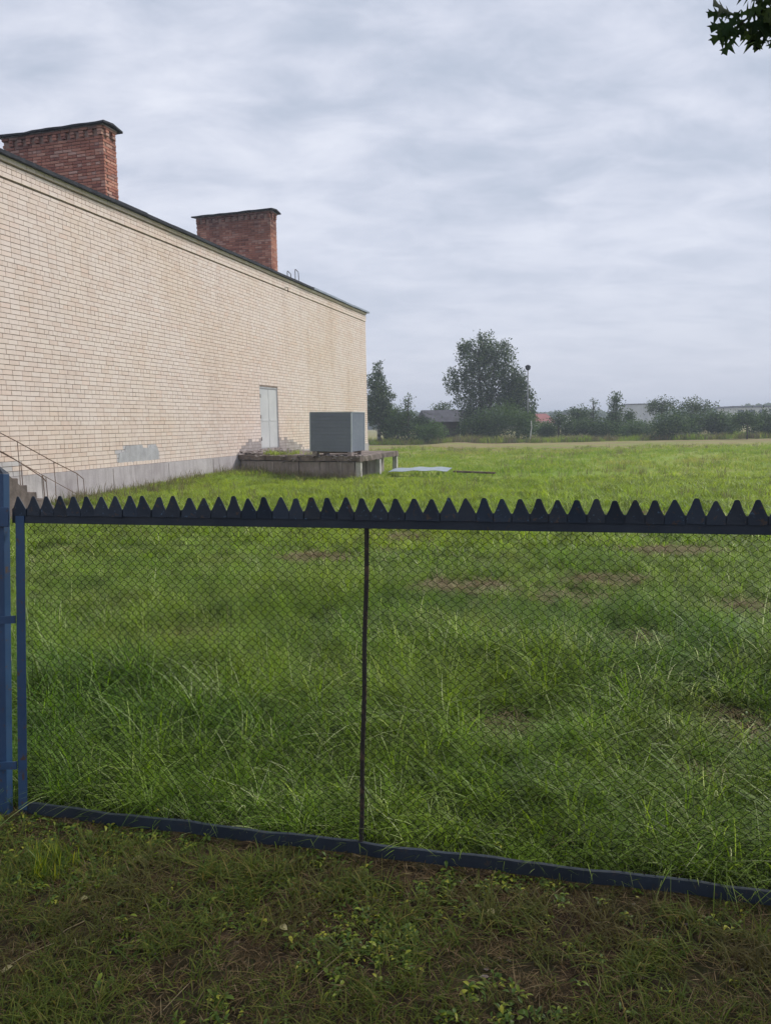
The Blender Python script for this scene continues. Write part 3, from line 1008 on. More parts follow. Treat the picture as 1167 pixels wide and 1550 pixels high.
# teeth: separate bent tabs, each weathered a little differently
m = Mat("tooth_paint")
orn = m.n("ShaderNodeObjectInfo").outputs['Random']
tcol_ = m.ramp(orn, [(0.0, (0.008, 0.015, 0.027)), (0.5, (0.010, 0.019, 0.035)), (0.9, (0.012, 0.026, 0.050)), (1.0, (0.014, 0.020, 0.030))])
tcol_ = m.mix(m.mask(m.noise(35, 8, m.geo(), 0.72), 0.58, 0.63), tcol_, (0.055, 0.034, 0.024))
tcol_ = m.mix(m.mask(m.noise(60, 6, m.geo(), 0.7), 0.62, 0.66), tcol_, (0.05, 0.10, 0.16))
m_tooth = m.fin(tcol_, 0.5, 0.45, bump=m.noise(90, 4, m.geo(), 0.7), bs=0.3, bd=0.002)
x = QL + 0.026
i = 0
tm = []
for v in range(6):
    q = MB()
    hw, tw, hh = 0.0300 + rnd.uniform(-.001, .0015), 0.0070 + rnd.uniform(-.002, .002), 0.082 + rnd.uniform(-.002, .002)
    t1, t2 = rnd.uniform(-.002, .002), rnd.uniform(-.0015, .0015)
    pr = [(-hw, 0), (hw, 0), (hw, 0.029), (hw * .62, 0.052 + t2), (tw + t1, hh - .004), (tw * .5 + t1, hh), (-tw * .5 + t1, hh), (-tw + t1, hh - .003), (-hw * .62, 0.052 - t2), (-hw, 0.029)]
    n_ = len(pr)
    vv = [(a, -0.0105 - 0.10 * max(0, b_ - .04) * (v % 2), b_) for a, b_ in pr] + [(a, -0.0075 - 0.10 * max(0, b_ - .04) * (v % 2), b_) for a, b_ in pr]
    ff = [tuple(range(n_)), tuple(reversed(range(n_, 2 * n_)))] + [(k, n_ + k, n_ + (k + 1) % n_, (k + 1) % n_) for k in range(n_)]
    q.pts(vv, ff)
    tm.append(q.mesh("tooth", m_tooth))
while x < QR:
    if 0 < x + 0.02 < 0.02:
        pass
    bent = rnd.random() < 0.12
    o = link("tooth", tm[rnd.randrange(6)], fence, (x + rnd.uniform(-.002, .002), rnd.uniform(-.0008, .0008), 1.2275 + rnd.uniform(-.0012, .0012)), (rnd.uniform(-.04, .04) + (0.10 if bent else 0), rnd.uniform(-.045, .045), rnd.uniform(-.02, .02)))
    o.scale = (rnd.uniform(0.94, 1.03), 1, rnd.uniform(0.95, 1.03))
    x += 0.0632 if i not in (11, 22) else 0.068
    i += 1
# frame upright + post + straps
fb("frame_upright", QL + 0.001, QL + 0.044, -0.009, -0.0045, 0.0, 1.2275, m_blue)
fb("frame_upright", QR - 0.03, QR + 0.008, -0.009, -0.0045, 0.0, 1.2275, m_blue)
0 and fb("frame_flange", QL + 0.0175, QL + 0.0215, -0.0042, 0.034, 0.036, 1.194, m_blue)
fb("post", QL - 0.150, QL - 0.056, -0.008, 0.030, -0.35, 1.40, m_blue)
q = MB()
xx0, xx1 = QL - 0.150, QL - 0.056
q.pts([(xx0, -0.008, 1.401), (xx1, -0.008, 1.401), (xx1, 0.03, 1.401), (xx0, 0.03, 1.401), ((xx0 + xx1) / 2, 0.012, 1.44)], [(0, 3, 2, 1), (0, 1, 4), (1, 2, 4), (2, 3, 4), (3, 0, 4)])
q.build("post_cap", m_blue2, fence)
fb("post", QR + 0.05, QR + 0.115, -0.02, 0.045, -0.35, 1.40, m_blue)
for z in (0.165, 0.775):
    q = MB()
    q.pts([(QL - 0.095, -0.027, z), (QL + 0.0, -0.016, z + 0.006), (QL + 0.0, -0.016, z + 0.038), (QL - 0.095, -0.027, z + 0.030),
           (QL - 0.095, -0.021, z), (QL + 0.0, -0.0095, z + 0.006), (QL + 0.0, -0.0095, z + 0.038), (QL - 0.095, -0.021, z + 0.030)],
          [(0, 1, 2, 3), (7, 6, 5, 4), (0, 4, 5, 1), (1, 5, 6, 2), (2, 6, 7, 3), (3, 7, 4, 0)])
    q.build("connecting_strap", m_blue, fence)
fb("connecting_strap", QL - 0.15, QL - 0.017, -0.026, -0.0205, 1.18, 1.262, m_blue)
# middle rod
q = MB()
pth = [(0.004 + 0.02 * t + 0.0015 * math.sin(t * 17), 0.012, 0.02 + 1.18 * t) for t in [k / 24 for k in range(25)]]
q.tube(pth, 0.0085, 8)
for k in range(1, 60):              # ribs of the reinforcing bar
    t = k / 60
    p_ = (0.004 + 0.02 * t + 0.0015 * math.sin(t * 17), 0.012, 0.02 + 1.18 * t)
    q.tube([(p_[0], p_[1], p_[2] - .0022), (p_[0], p_[1], p_[2] + .0022)], 0.0098, 6)
q.build("middle_rod", m_rod, fence)
# chain link mesh: zigzag wires bent at each crossing
CW, CH = 0.0358, 0.0332
WR = 0.0010
mesh_b = MB()
x0m, x1m, z0m, z1m = QL + 0.044, QR - 0.03, 0.034, 1.205
ncol = int((x1m - x0m) / (CW / 2)) + 1
nrow = int((z1m - z0m) / (CH / 2)) + 1


def node(i, k):
    x_ = x0m + i * CW / 2
    z_ = z0m + k * CH / 2
    x_ += 0.0040 * math.sin(z_ * 5.0 + x_ * 2.1) + 0.0015 * math.sin(z_ * 13 + 1.0)
    z_ += 0.0045 * math.sin(x_ * 3.3 + z_ * 2) + 0.0015 * math.sin(x_ * 11)
    return x_, z_


# wire j zigzags between column j and j+1
for j in range(ncol - 1):
    path = []
    for k in range(nrow):
        i = j + ((k + j) % 2)
        xk, zk = node(i, k)
        side_ = 1 if (k + j) % 2 else -1
        # rounded elbow: two points per node
        path.append((xk - (1 if i == j + 1 else -1) * 0.0003, 0.008 + side_ * 0.0012, zk - 0.0030))
        path.append((xk - (1 if i == j + 1 else -1) * 0.0003, 0.008 - side_ * 0.0012, zk + 0.0030))
    mesh_b.tube(path, WR, 4, cap=False)
mo = mesh_b.build("wire_mesh", m_wire, fence, smooth=True)

# ------------------------------------------------------------------ grass tufts


def blade_mesh(name, n, h, spread, width, segs, lean, droop, mat, flat=0.0, seedhead=0.0):
    V, F = [], []
    for b in range(n):
        r_ = spread * math.sqrt(rnd.random())
        g_ = rnd.uniform(0, 2 * PI)
        bx_, by_ = r_ * math.cos(g_), r_ * math.sin(g_)
        az = rnd.uniform(0, 2 * PI)
        hh = h * rnd.uniform(0.5, 1.15)
        ln = lean * rnd.uniform(0.2, 1.6)
        dr_ = droop * rnd.uniform(0.2, 1.5)
        ca, sa = math.cos(az), math.sin(az)
        tw = rnd.uniform(-0.7, 0.7)
        wd = width * rnd.uniform(0.6, 1.25)
        b0 = len(V)
        for k in range(segs + 1):
            t = k / segs
            out = hh * (ln * t + dr_ * t ** 2.2)
            up = hh * (t - 0.42 * dr_ * t ** 2.6) * (1 - flat) + 0.004
            px_, py_ = bx_ + ca * out, by_ + sa * out
            wk = wd * (1 - t) ** 0.6 * 0.5 * (0.75 + 0.6 * min(t * 3, 1)) if k < segs else 0
            a2 = az + PI / 2 + tw * t
            dx, dy = math.cos(a2) * wk, math.sin(a2) * wk
            if k < segs:
                V += [(px_ - dx, py_ - dy, up), (px_ + dx, py_ + dy, up)]
            else:
                V.append((px_, py_, up))
        for k in range(segs - 1):
            a = b0 + 2 * k
            F.append((a, a + 1, a + 3, a + 2))
        a = b0 + 2 * (segs - 1)
        F.append((a, a + 1, a + 2))
    me_ = bpy.data.meshes.new(name)
    me_.from_pydata(V, [], F)
    me_.materials.append(mat)
    me_.polygons.foreach_set('use_smooth', [True] * len(me_.polygons))
    return me_


def weed_mesh(name, n, size, mat):
    V, F = [], []
    for b in range(n):
        az = rnd.uniform(0, 2 * PI)
        ln = size * rnd.uniform(0.5, 1.1)
        wd = ln * rnd.uniform(0.28, 0.5)
        el = rnd.uniform(0.2, 0.9)
        ox, oy = rnd.gauss(0, size * .35), rnd.gauss(0, size * .35)
        oz = rnd.uniform(0.004, size * 0.7)
        ca, sa = math.cos(az), math.sin(az)
        b0 = len(V)
        prof = [(0, 0.02), (0.25, 0.7), (0.5, 1.0), (0.75, 0.75), (1.0, 0.0)]
        for t, w_ in prof:
            out = ln * t
            up = oz + ln * (el * t - 0.6 * t * t)
            for sgn in (-1, 0, 1):
                lx = sgn * wd * 0.5 * w_
                V.append((ox + ca * out - sa * lx, oy + sa * out + ca * lx, max(0.002, up + abs(sgn) * w_ * wd * 0.15)))
        for k in range(4):
            for s_ in range(2):
                a = b0 + k * 3 + s_
                F.append((a, a + 1, a + 4, a + 3))
    me_ = bpy.data.meshes.new(name)
    me_.from_pydata(V, [], F)
    me_.materials.append(mat)
    me_.polygons.foreach_set('use_smooth', [True] * len(me_.polygons))
    return me_


def variants(cname, meshes):
    c = bpy.data.collections.new(cname)
    for i, me_ in enumerate(meshes):
        o = bpy.data.objects.new("%s_%02d" % (cname, i), me_)
        c.objects.link(o)
    return c


def scatter(name, coll, nvar, P, rot, scl, label, cat, mat):
    """one object whose geometry nodes instance the tufts on points"""
    n = len(P)
    me_ = bpy.data.meshes.new(name)
    me_.vertices.add(n)
    me_.vertices.foreach_set('co', P.astype(np.float32).ravel())
    a = me_.attributes.new("rot", 'FLOAT_VECTOR', 'POINT'); a.data.foreach_set('vector', rot.astype(np.float32).ravel())
    a = me_.attributes.new("scl", 'FLOAT_VECTOR', 'POINT'); a.data.foreach_set('vector', scl.astype(np.float32).ravel())
    a = me_.attributes.new("idx", 'INT', 'POINT'); a.data.foreach_set('value', nr.integers(0, nvar, n).astype(np.int32))
    me_.materials.append(mat)
    o = link(name, me_)
    ng = bpy.data.node_groups.new(name + "_nodes", 'GeometryNodeTree')
    ng.interface.new_socket(name="Geometry", in_out='INPUT', socket_type='NodeSocketGeometry')
    ng.interface.new_socket(name="Geometry", in_out='OUTPUT', socket_type='NodeSocketGeometry')
    N_, L_ = ng.nodes, ng.links
    gi, go = N_.new('NodeGroupInput'), N_.new('NodeGroupOutput')
    ci = N_.new('GeometryNodeCollectionInfo')
    ci.inputs['Collection'].default_value = coll
    ci.inputs['Separate Children'].default_value = True
    ci.inputs['Reset Children'].default_value = True
    ip = N_.new('GeometryNodeInstanceOnPoints')
    ip.inputs['Pick Instance'].default_value = True

    def na(nm, t):
        q_ = N_.new('GeometryNodeInputNamedAttribute')
        q_.data_type = t
        q_.inputs['Name'].default_value = nm
        return q_.outputs['Attribute']
    L_.new(gi.outputs[0], ip.inputs['Points'])
    L_.new(ci.outputs[0], ip.inputs['Instance'])
    L_.new(na('idx', 'INT'), ip.inputs['Instance Index'])
    L_.new(na('rot', 'FLOAT_VECTOR'), ip.inputs['Rotation'])
    L_.new(na('scl', 'FLOAT_VECTOR'), ip.inputs['Scale'])
    L_.new(ip.outputs[0], go.inputs[0])
    mod = o.modifiers.new("scatter", 'NODES')
    mod.node_group = ng
    return tag(o, label, cat, kind='stuff')


def in_building(x, y, m_=0.0):
    s = x * math.sin(WALL_A) + y * math.cos(WALL_A)
    w = x * math.cos(WALL_A) - y * math.sin(WALL_A) + WALL_D
    bl = (w < 0.06 - m_) & (s < S1 + 0.05 + m_)
    pf = (w > -0.1) & (w < PW + 0.02) & (s > 22.08 + SKEW * w) & (s < 22.1 + PLEN + SKEW * w + 0.05)
    stt = (w < 1.55) & (s < 13.4)
    return bl | pf | stt


def side_of_fence(x, y):
    return (y - 2.70) + 0.25 * (x + 0.12)


def sample(ymin, ymax, dens, half=lambda y: 0.54 * y + 1.2, beyond=True):
    """uniform points over the wedge of ground the view takes in, plus a margin"""
    hw = half(ymax)
    n = int((ymax - ymin) * 2 * hw * dens)
    x = nr.uniform(-hw, hw, n)
    y = nr.uniform(ymin, ymax, n)
    k = (np.abs(x) < half(y)) & ~in_building(x, y)
    return x[k], y[k]


PATCHES = [(0.70, 7.15, 0.55, 0.35), (1.76, 5.27, 0.25, 0.28), (0.64, 3.85, 0.24, 0.28), (1.80, 3.75, 0.30, 0.30), (1.38, 3.25, 0.20, 0.14), (1.56, 6.6, 0.4, 0.25), (2.17, 7.4, 0.45, 0.3),
           (-1.42, 5.64, 0.30, 0.25), (-0.2, 4.0, 0.16, 0.16), (3.4, 9.0, 0.6, 0.4), (-0.8, 9.0, 0.5, 0.4), (2.9, 6.2, 0.3, 0.25), (0.2, 10.5, 0.5, 0.4), (4.2, 12.5, 0.8, 0.5)]
LUSH = [(0.16, 3.75, 0.35), (-0.9, 3.9, 0.6), (0.2, 5.2, 0.7), (-2.2, 6.5, 0.7), (1.0, 4.6, 0.45), (-0.4, 7.0, 0.8), (2.5, 4.6, 0.5), (-1.6, 4.4, 0.5)]


def patch_mask(x, y):
    m_ = np.zeros_like(x)
    wob_ = 0.35 * (pn(x, y, 4.0, 3) - 0.5)
    for (px_, py_, rx, ry) in PATCHES:
        d = np.sqrt(((x - px_) / rx) ** 2 + ((y - py_) / ry) ** 2) + wob_ * 2
        m_ = np.maximum(m_, np.clip((1.15 - d) / 0.35, 0, 1))
    return m_


def lush(x, y):
    m_ = np.zeros_like(x)
    for (px_, py_, r_) in LUSH:
        m_ = np.maximum(m_, np.exp(-(((x - px_) / r_) ** 2 + ((y - py_) / r_) ** 2)))
    return m_


def place(x, y, s, tilt=0.12, sz=None, zoff=0.0):
    n = len(x)
    P = np.stack([x, y, ground_z(x, y) + zoff], 1)
    rot = np.stack([nr.normal(0, tilt, n), nr.normal(0, tilt, n), nr.uniform(0, 2 * PI, n)], 1)
    sc_ = np.stack([s, s, s * (sz if sz is not None else 1)], 1)
    return P, rot, sc_


# tall grass right behind the fence
c_tall = variants("tall_tuft", [blade_mesh("tall_tuft", 26, 0.27, 0.07, 0.0052, 6, 0.30, 0.85, m_grass) for _ in range(5)]
                  + [blade_mesh("tall_tuft", 20, 0.33, 0.05, 0.0046, 6, 0.22, 1.0, m_grass) for _ in range(3)])
x, y = sample(2.3, 9.0, 170)
d = side_of_fence(x, y)
pm, lu = patch_mask(x, y), lush(x, y)
keep = (d > 0.10) & (nr.random(len(x)) < (1 - 0.96 * pm)) & (nr.random(len(x)) < 0.55 + 0.45 * pn(x, y, 1.5, 5))
x, y, pm, lu, d = x[keep], y[keep], pm[keep], lu[keep], d[keep]
hgt = (0.55 + 0.55 * pn(x, y, 1.2, 6) + 0.45 * lu - 0.3 * pm) * (1 - 0.45 * np.clip((y - 4.5) / 4, 0, 1)) * np.clip(0.65 + d * 1.2, 0.65, 1)
P, R_, S_ = place(x, y, hgt * nr.uniform(0.75, 1.2, len(x)))
scatter("tall_grass", c_tall, 8, P, R_, S_, "long green grass bending over right behind the fence", "grass", m_grass)
c_fill = variants("fill_tuft", [blade_mesh("fill_tuft", 18, 0.12, 0.06, 0.0045, 5, 0.5, 0.9, m_grass) for _ in range(5)])
x, y = sample(2.2, 5.2, 420)
d = side_of_fence(x, y)
pm = patch_mask(x, y)
keep = (d > 0.045) & (nr.random(len(x)) < (1 - 0.9 * pm)) & (nr.random(len(x)) < np.clip((5.4 - y) / 1.5, 0, 1))
x, y, d = x[keep], y[keep], d[keep]
P, R_, S_ = place(x, y, nr.uniform(0.55, 1.25, len(x)) * np.clip(0.55 + d * 2.5, 0.55, 1.1))
scatter("under_grass", c_fill, 5, P, R_, S_, "shorter grass filling in between the long grass behind the fence", "grass", m_grass)
# mid meadow
c_mid = variants("mid_tuft", [blade_mesh("mid_tuft", 22, 0.17, 0.14, 0.010, 4, 0.4, 0.7, m_grass) for _ in range(5)])
x, y = sample(7.5, 21, 34)
pm = patch_mask(x, y)
keep = (nr.random(len(x)) < (1 - 0.9 * pm)) & (nr.random(len(x)) < np.clip((y - 7.2) / 1.5, 0, 1))
x, y = x[keep], y[keep]
P, R_, S_ = place(x, y, (0.55 + 0.8 * pn(x, y, 0.7, 7)) * nr.uniform(0.7, 1.2, len(x)))
scatter("meadow_grass", c_mid, 5, P, R_, S_, "shorter meadow grass in the middle distance", "grass", m_grass)
# far meadow
c_far = variants("far_tuft", [blade_mesh("far_tuft", 26, 0.16, 0.35, 0.022, 3, 0.5, 0.6, m_grassf) for _ in range(5)])
x, y = sample(15, 47, 6.5)
keep = (nr.random(len(x)) < np.clip((50 - y + 10 * (pn(x, y, 0.2, 21) - .5)) / 9, 0.05, 1)) & (nr.random(len(x)) < np.clip((y - 15) / 6, 0.05, 1)) & (nr.random(len(x)) < 0.25 + 0.9 * pn(x, y, 0.35, 8))
x, y = x[keep], y[keep]
P, R_, S_ = place(x, y, (0.5 + 0.8 * pn(x, y, 0.3, 9)) * nr.uniform(0.7, 1.2, len(x)))
scatter("far_grass", c_far, 5, P, R_, S_, "sunlit grass of the open field beyond the building", "grass", m_grassf)
# dry patches behind the fence + scattered dry stems in field
c_dry = variants("dry_tuft", [blade_mesh("dry_tuft", 22, 0.10, 0.07, 0.005, 4, 1.2, 0.8, m_dry, 0.45) for _ in range(4)])
x, y = sample(2.8, 14, 150)
pm = patch_mask(x, y)
keep = (side_of_fence(x, y) > 0.1) & (nr.random(len(x)) < pm * 0.8 + 0.015)
x, y = x[keep], y[keep]
P, R_, S_ = place(x, y, nr.uniform(0.6, 1.3, len(x)))
scatter("dry_grass", c_dry, 4, P, R_, S_, "patches of dry flattened grass in the meadow behind the fence", "grass", m_dry)
c_reed = variants("dry_stem", [blade_mesh("dry_stem", 14, 0.38, 0.16, 0.012, 4, 0.12, 0.35, m_reed) for _ in range(4)])
x, y = sample(5, 46, 1.6)
keep = ((pn(x, y, 0.4, 10) > 0.58) | (nr.random(len(x)) < 0.12)) & (patch_mask(x, y) < 0.5)
x, y = x[keep], y[keep]
P, R_, S_ = place(x, y, nr.uniform(0.4, 1.0, len(x)) * np.clip(y / 18, 0.45, 1))
# weeds along wall, platform and stair
xs, ys = [], []
for _ in range(260):
    s, w = rnd.uniform(13.4, 22), abs(rnd.gauss(0, 0.5)) + 0.1
    p_ = B(w, s)
    if rnd.random() < 0.35 + 0.6 * (s < 16.5):
        xs.append(p_.x); ys.append(p_.y)
for _ in range(110):
    s, w = rnd.uniform(20.3, 21.6), rnd.uniform(0.2, 4.8)
    s = 22.0 + SKEW * w - abs(rnd.gauss(0, .15))
    p_ = B(w, s)
    xs.append(p_.x); ys.append(p_.y)
P2, R2, S2 = place(np.array(xs), np.array(ys), nr.uniform(0.4, 1.0, len(xs)))
scatter("dry_stems", c_reed, 4, np.vstack([P, P2]), np.vstack([R_, R2]), np.vstack([S_, S2]), "thin pale dry stems scattered over the field and along the wall foot", "grass", m_reed)
# green growth beneath platform edge and wall bank
xs, ys = [], []
for _ in range(420):
    w = rnd.uniform(0.2, 5.2)
    p_ = B(w, 22.0 + SKEW * w - abs(rnd.gauss(0, .28)))
    xs.append(p_.x); ys.append(p_.y)
for _ in range(260):
    p_ = B(PW + abs(rnd.gauss(0, .3)) - 0.25, rnd.uniform(20.4, 24.9))
    xs.append(p_.x); ys.append(p_.y)
for _ in range(700):
    p_ = B(0.1 + abs(rnd.gauss(0, .5)), rnd.uniform(14.0, 21.6))
    xs.append(p_.x); ys.append(p_.y)
P, R_, S_ = place(np.array(xs), np.array(ys), nr.uniform(0.35, 0.95, len(xs)))
scatter("edge_grass", c_mid, 5, P, R_, S_, "green grass growing against the wall foot and around the platform", "grass", m_grass)
# weeds growing on the platform
xs = [B(rnd.uniform(1.0, 2.7), rnd.gauss(22.2, .35)) for _ in range(30)]
Pq = np.array([(p_.x, p_.y, PT1 - 0.01) for p_ in xs])
n = len(Pq)
scatter("platform_weeds", c_mid, 5, Pq, np.stack([nr.normal(0, .1, n), nr.normal(0, .1, n), nr.uniform(0, 6, n)], 1), np.repeat(nr.uniform(.6, 1.3, n)[:, None], 3, 1),
        "clump of weeds growing on the platform left of the grey box", "weeds", m_grass)

# reed fringe at the far edge of the field
c_fr = variants("fringe_tuft", [blade_mesh("fringe_tuft", 30, 0.75, 0.5, 0.035, 3, 0.15, 0.35, m_reed) for _ in range(3)]
                + [blade_mesh("fringe_tuft", 30, 0.65, 0.5, 0.04, 3, 0.2, 0.4, m_grassf) for _ in range(3)])
n = 2600
x = nr.uniform(-16, 62, n)
y = 58 + 5.5 * nr.random(n) + 3.0 * (pn(x, x * 0, 0.12, 4) - 0.5)
P, R_, S_ = place(x, y, (0.35 + 0.8 * pn(x, y, 0.3, 12)) * nr.uniform(0.6, 1.2, n))
scatter("fringe_grass", c_fr, 6, P, R_, S_, "tall dry grass fringe along the far edge of the field", "grass", m_reed)

# foreground verge
c_th = variants("thatch", [blade_mesh("thatch", 34, 0.026, 0.07, 0.0022, 3, 1.2, 0.8, m_thatch, 0.55) for _ in range(5)])
x, y = sample(1.1, 3.6, 330, half=lambda y: 0.55 * y + 0.7)
keep = (side_of_fence(x, y) < 0.03)
x, y = x[keep], y[keep]
P, R_, S_ = place(x, y, nr.uniform(0.6, 1.3, len(x)))
scatter("dead_thatch", c_th, 5, P, R_, S_, "brown dead thatch and litter on the shaded verge before the fence", "grass", m_dry)
c_sh = variants("short_tuft", [blade_mesh("short_tuft", 18, 0.048, 0.04, 0.0030, 4, 0.6, 0.9, m_short) for _ in range(6)])
x, y = sample(1.1, 3.6, 620, half=lambda y: 0.55 * y + 0.7)
q_ = pn(x, y, 2.2, 14) * 0.6 + pn(x, y, 6.0, 15) * 0.4
keep = (side_of_fence(x, y) < -0.025) & (nr.random(len(x)) < np.clip((q_ - 0.30) * 4.0, 0.06, 1))
x, y = x[keep], y[keep]
near_f = np.where(side_of_fence(x, y) > -0.14, 0.65, np.clip(1 + (side_of_fence(x, y) + 0.45) * 1.2, 1, 1.4))
P, R_, S_ = place(x, y, nr.uniform(0.5, 1.2, len(x)) * near_f)
scatter("verge_grass", c_sh, 6, P, R_, S_, "thin short green grass on the shaded verge before the fence", "grass", m_short)
c_wd = variants("weed", [weed_mesh("weed", rnd.randint(6, 13), 0.027, m_weed) for _ in range(6)])
x, y = sample(1.1, 3.3, 1100, half=lambda y: 0.55 * y + 0.7)
q_ = pn(x, y, 2.6, 17)
keep = (side_of_fence(x, y) < 0.0) & (nr.random(len(x)) < np.clip((q_ - 0.45) * 3.5, 0.05, 0.9) * np.clip(1.4 - (y - 1.6) * 0.5, 0.2, 1))
x, y = x[keep], y[keep]
P, R_, S_ = place(x, y, nr.uniform(0.4, 1.15, len(x)), 0.2)
scatter("verge_weeds", c_wd, 6, P, R_, S_, "small broad leaved weeds on the verge before the fence", "weeds", m_weed)
# weeds within the meadow near the fence
x, y = sample(2.6, 6.0, 60)
keep = (side_of_fence(x, y) > 0.05) & (pn(x, y, 1.6, 19) > 0.56)
x, y = x[keep], y[keep]
P, R_, S_ = place(x, y, nr.uniform(0.6, 1.2, len(x)), 0.3, zoff=0.05)
scatter("meadow_weeds", c_wd, 6, P, R_, S_, "broad leaved weeds mixed into the long grass behind the fence", "weeds", m_weed)
# bright clump of upright shoots at the left
c_up = variants("shoot", [blade_mesh("shoot", 9, 0.11, 0.02, 0.0036, 4, 0.12, 0.25, m_weed) for _ in range(4)])
n = 30
P, R_, S_ = place(nr.normal(-1.26, 0.07, n), nr.normal(2.64, 0.05, n), nr.uniform(.6, 1.1, n))
scatter("bright_shoots", c_up, 4, P, R_, S_, "bright yellow green clump of upright shoots near the left post", "grass", m_weed)

# small stones, twigs and fallen leaves on the verge
stn = MB()
for _ in range(90):
    y = rnd.uniform(1.5, 2.9)
    x = rnd.uniform(-.6 * y - .2, .6 * y + .2)
    if (y - 2.7) + .25 * (x + .12) < -0.05:
        chunk(stn, x, y, float(ground_z(np.array([x]), np.array([y]))[0]) + 0.003, rnd.uniform(0.003, 0.010))
tag(stn.build("gravel", m_slab), "small stones and crumbs of soil scattered on the verge", "gravel", kind='stuff')
tw = MB()
for _ in range(60):
    y = rnd.uniform(1.5, 2.7)
    x = rnd.uniform(-.6 * y - .2, .6 * y + .2)
    if (y - 2.7) + .25 * (x + .12) > -0.08:
        continue
    z = float(ground_z(np.array([x]), np.array([y]))[0]) + 0.012
    a, l_ = rnd.uniform(0, PI), rnd.uniform(0.02, 0.09)
    c_, s_ = math.cos(a) * l_, math.sin(a) * l_
    tw.tube([(x - c_, y - s_, z), (x + rnd.uniform(-.01, .01), y + rnd.uniform(-.01, .01), z + .012), (x + c_, y + s_, z + .004)], 0.0012, 4)
tag(tw.build("twigs", m_dry), "thin dry twigs and straws lying on the verge", "twigs", kind='stuff')

OAK = [(0.0, 0.012), (0.10, 0.03), (0.16, 0.17), (0.22, 0.06), (0.34, 0.09), (0.44, 0.40), (0.42, 0.12), (0.52, 0.10), (0.70, 0.44), (0.63, 0.14), (0.72, 0.10), (0.90, 0.22), (0.86, 0.07), (1.0, 0.0)]


def leaf_geo(lobed=True, size=0.13, fold=0.25, curl=0.2):
    """returns verts, faces of one leaf lying along +x"""
    out = OAK if lobed else [(0, .01), (.15, .18), (.4, .3), (.65, .26), (.85, .12), (1, 0)]
    V, F = [], []
    n_ = len(out)
    for k, (t, w_) in enumerate(out):
        mt_ = k / (n_ - 1)
        V.append((mt_ * size, 0, -curl * size * mt_ ** 2))
    for sgn in (1, -1):
        b0 = len(V)
        for k, (t, w_) in enumerate(out):
            V.append((t * size, sgn * w_ * size, fold * w_ * size - curl * size * t ** 2))
        for k in range(n_ - 1):
            q4 = (k, k + 1, b0 + k + 1, b0 + k)
            F.append(q4 if sgn < 0 else q4[::-1])
    return V, F


lm = []
for k in range(3):
    V_, F_ = leaf_geo(False, 0.036 + .006 * k, 0.3, 0.25)
    q = MB(); q.pts(V_, F_)
    lm.append(q.mesh("fallen_leaf", m_fallen, True))
for (x, y, lab, k) in ((-0.93, 2.70, "pale fallen leaf just below the bottom rail near the left post", 1), (-1.03, 2.44, "cream fallen leaf on bare soil beside the bright clump of shoots", 2),
                       (-1.13, 2.12, "small yellowish fallen leaf at the lower left edge of the verge", 0), (0.33, 2.36, "lone pale fallen leaf under the rail right of the middle rod", 1),
                       (-0.36, 2.30, "yellow fallen leaf lying on the verge left of the middle rod", 0)):
    o = link("fallen_leaf", lm[k], None, (x, y, float(ground_z(np.array([x]), np.array([y]))[0]) + 0.022), (rnd.uniform(-.3, .3), rnd.uniform(-.3, .3), rnd.uniform(0, 6)))
    tag(o, lab, "leaf", "pale fallen leaves on the verge")

# ------------------------------------------------------------------ oak whose branch hangs in at the top right


def tree_limbs(mb, base, top, r0, lobes, nl, rng):
    pass


F_R = Vector((0, cp, -sp_))


def in_view(p, mg=0.0):
    v = Vector(p) - Vector((0, 0, EYE))
    dz = v.dot(F_R)
    if dz < 0.05:
        return False
    return abs(v.dot(Rv) / dz) < 583.5 / 1163.5 + mg and abs(v.dot(Uv) / dz) < 775 / 1163.5 + mg


oak = empty("oak_tree", (4.6, 0.9, 0), label="oak with pointed lobed leaves whose branch hangs into the top right corner", cat="tree")
ox, oy = 4.6, 0.9
q = MB()
q.tube([(0, 0, -0.2), (0.02, 0.05, 1.2), (0.0, 0.1, 2.4), (-0.1, 0.2, 4.0), (-0.05, 0.35, 6.0), (0.1, 0.4, 8.2)], [0.30, 0.23, 0.20, 0.17, 0.11, 0.03], 12)
q.build("trunk", m_bark, oak, True)
q = MB()
tips = []
for k in range(44):
    a = k * 2.399
    z0_ = 2.3 + 5.2 * k / 44
    dx, dy = math.cos(a), math.sin(a)
    ln = 3.9 * (1 - 0.45 * k / 44) * rnd.uniform(0.7, 1.1) * (1.45 if dx < -0.2 else 1)
    pts_ = []
    for t in (0, .35, .7, 1.0):
        pts_.append((dx * ln * t + rnd.gauss(0, .1) * t, 0.2 + dy * ln * t + rnd.gauss(0, .1) * t, z0_ + ln * (0.45 * t - 0.25 * t * t)))
    if any(in_view((p_[0] + ox, p_[1] + oy, p_[2]), 0.25) for p_ in pts_):
        continue
    q.tube(pts_, [0.07, 0.045, 0.025, 0.008], 6)
    for t in np.linspace(0.35, 1.0, 9):
        i_ = min(int(t / .35), 2)
        a_, b_ = Vector(pts_[i_]), Vector(pts_[i_ + 1])
        f_ = (t - (0, .35, .7)[i_]) / (.35, .35, .3)[i_]
        c_ = a_.lerp(b_, f_)
        for _ in range(4):
            tips.append(c_ + Vector((rnd.gauss(0, .32), rnd.gauss(0, .32), rnd.gauss(-.05, .25))))
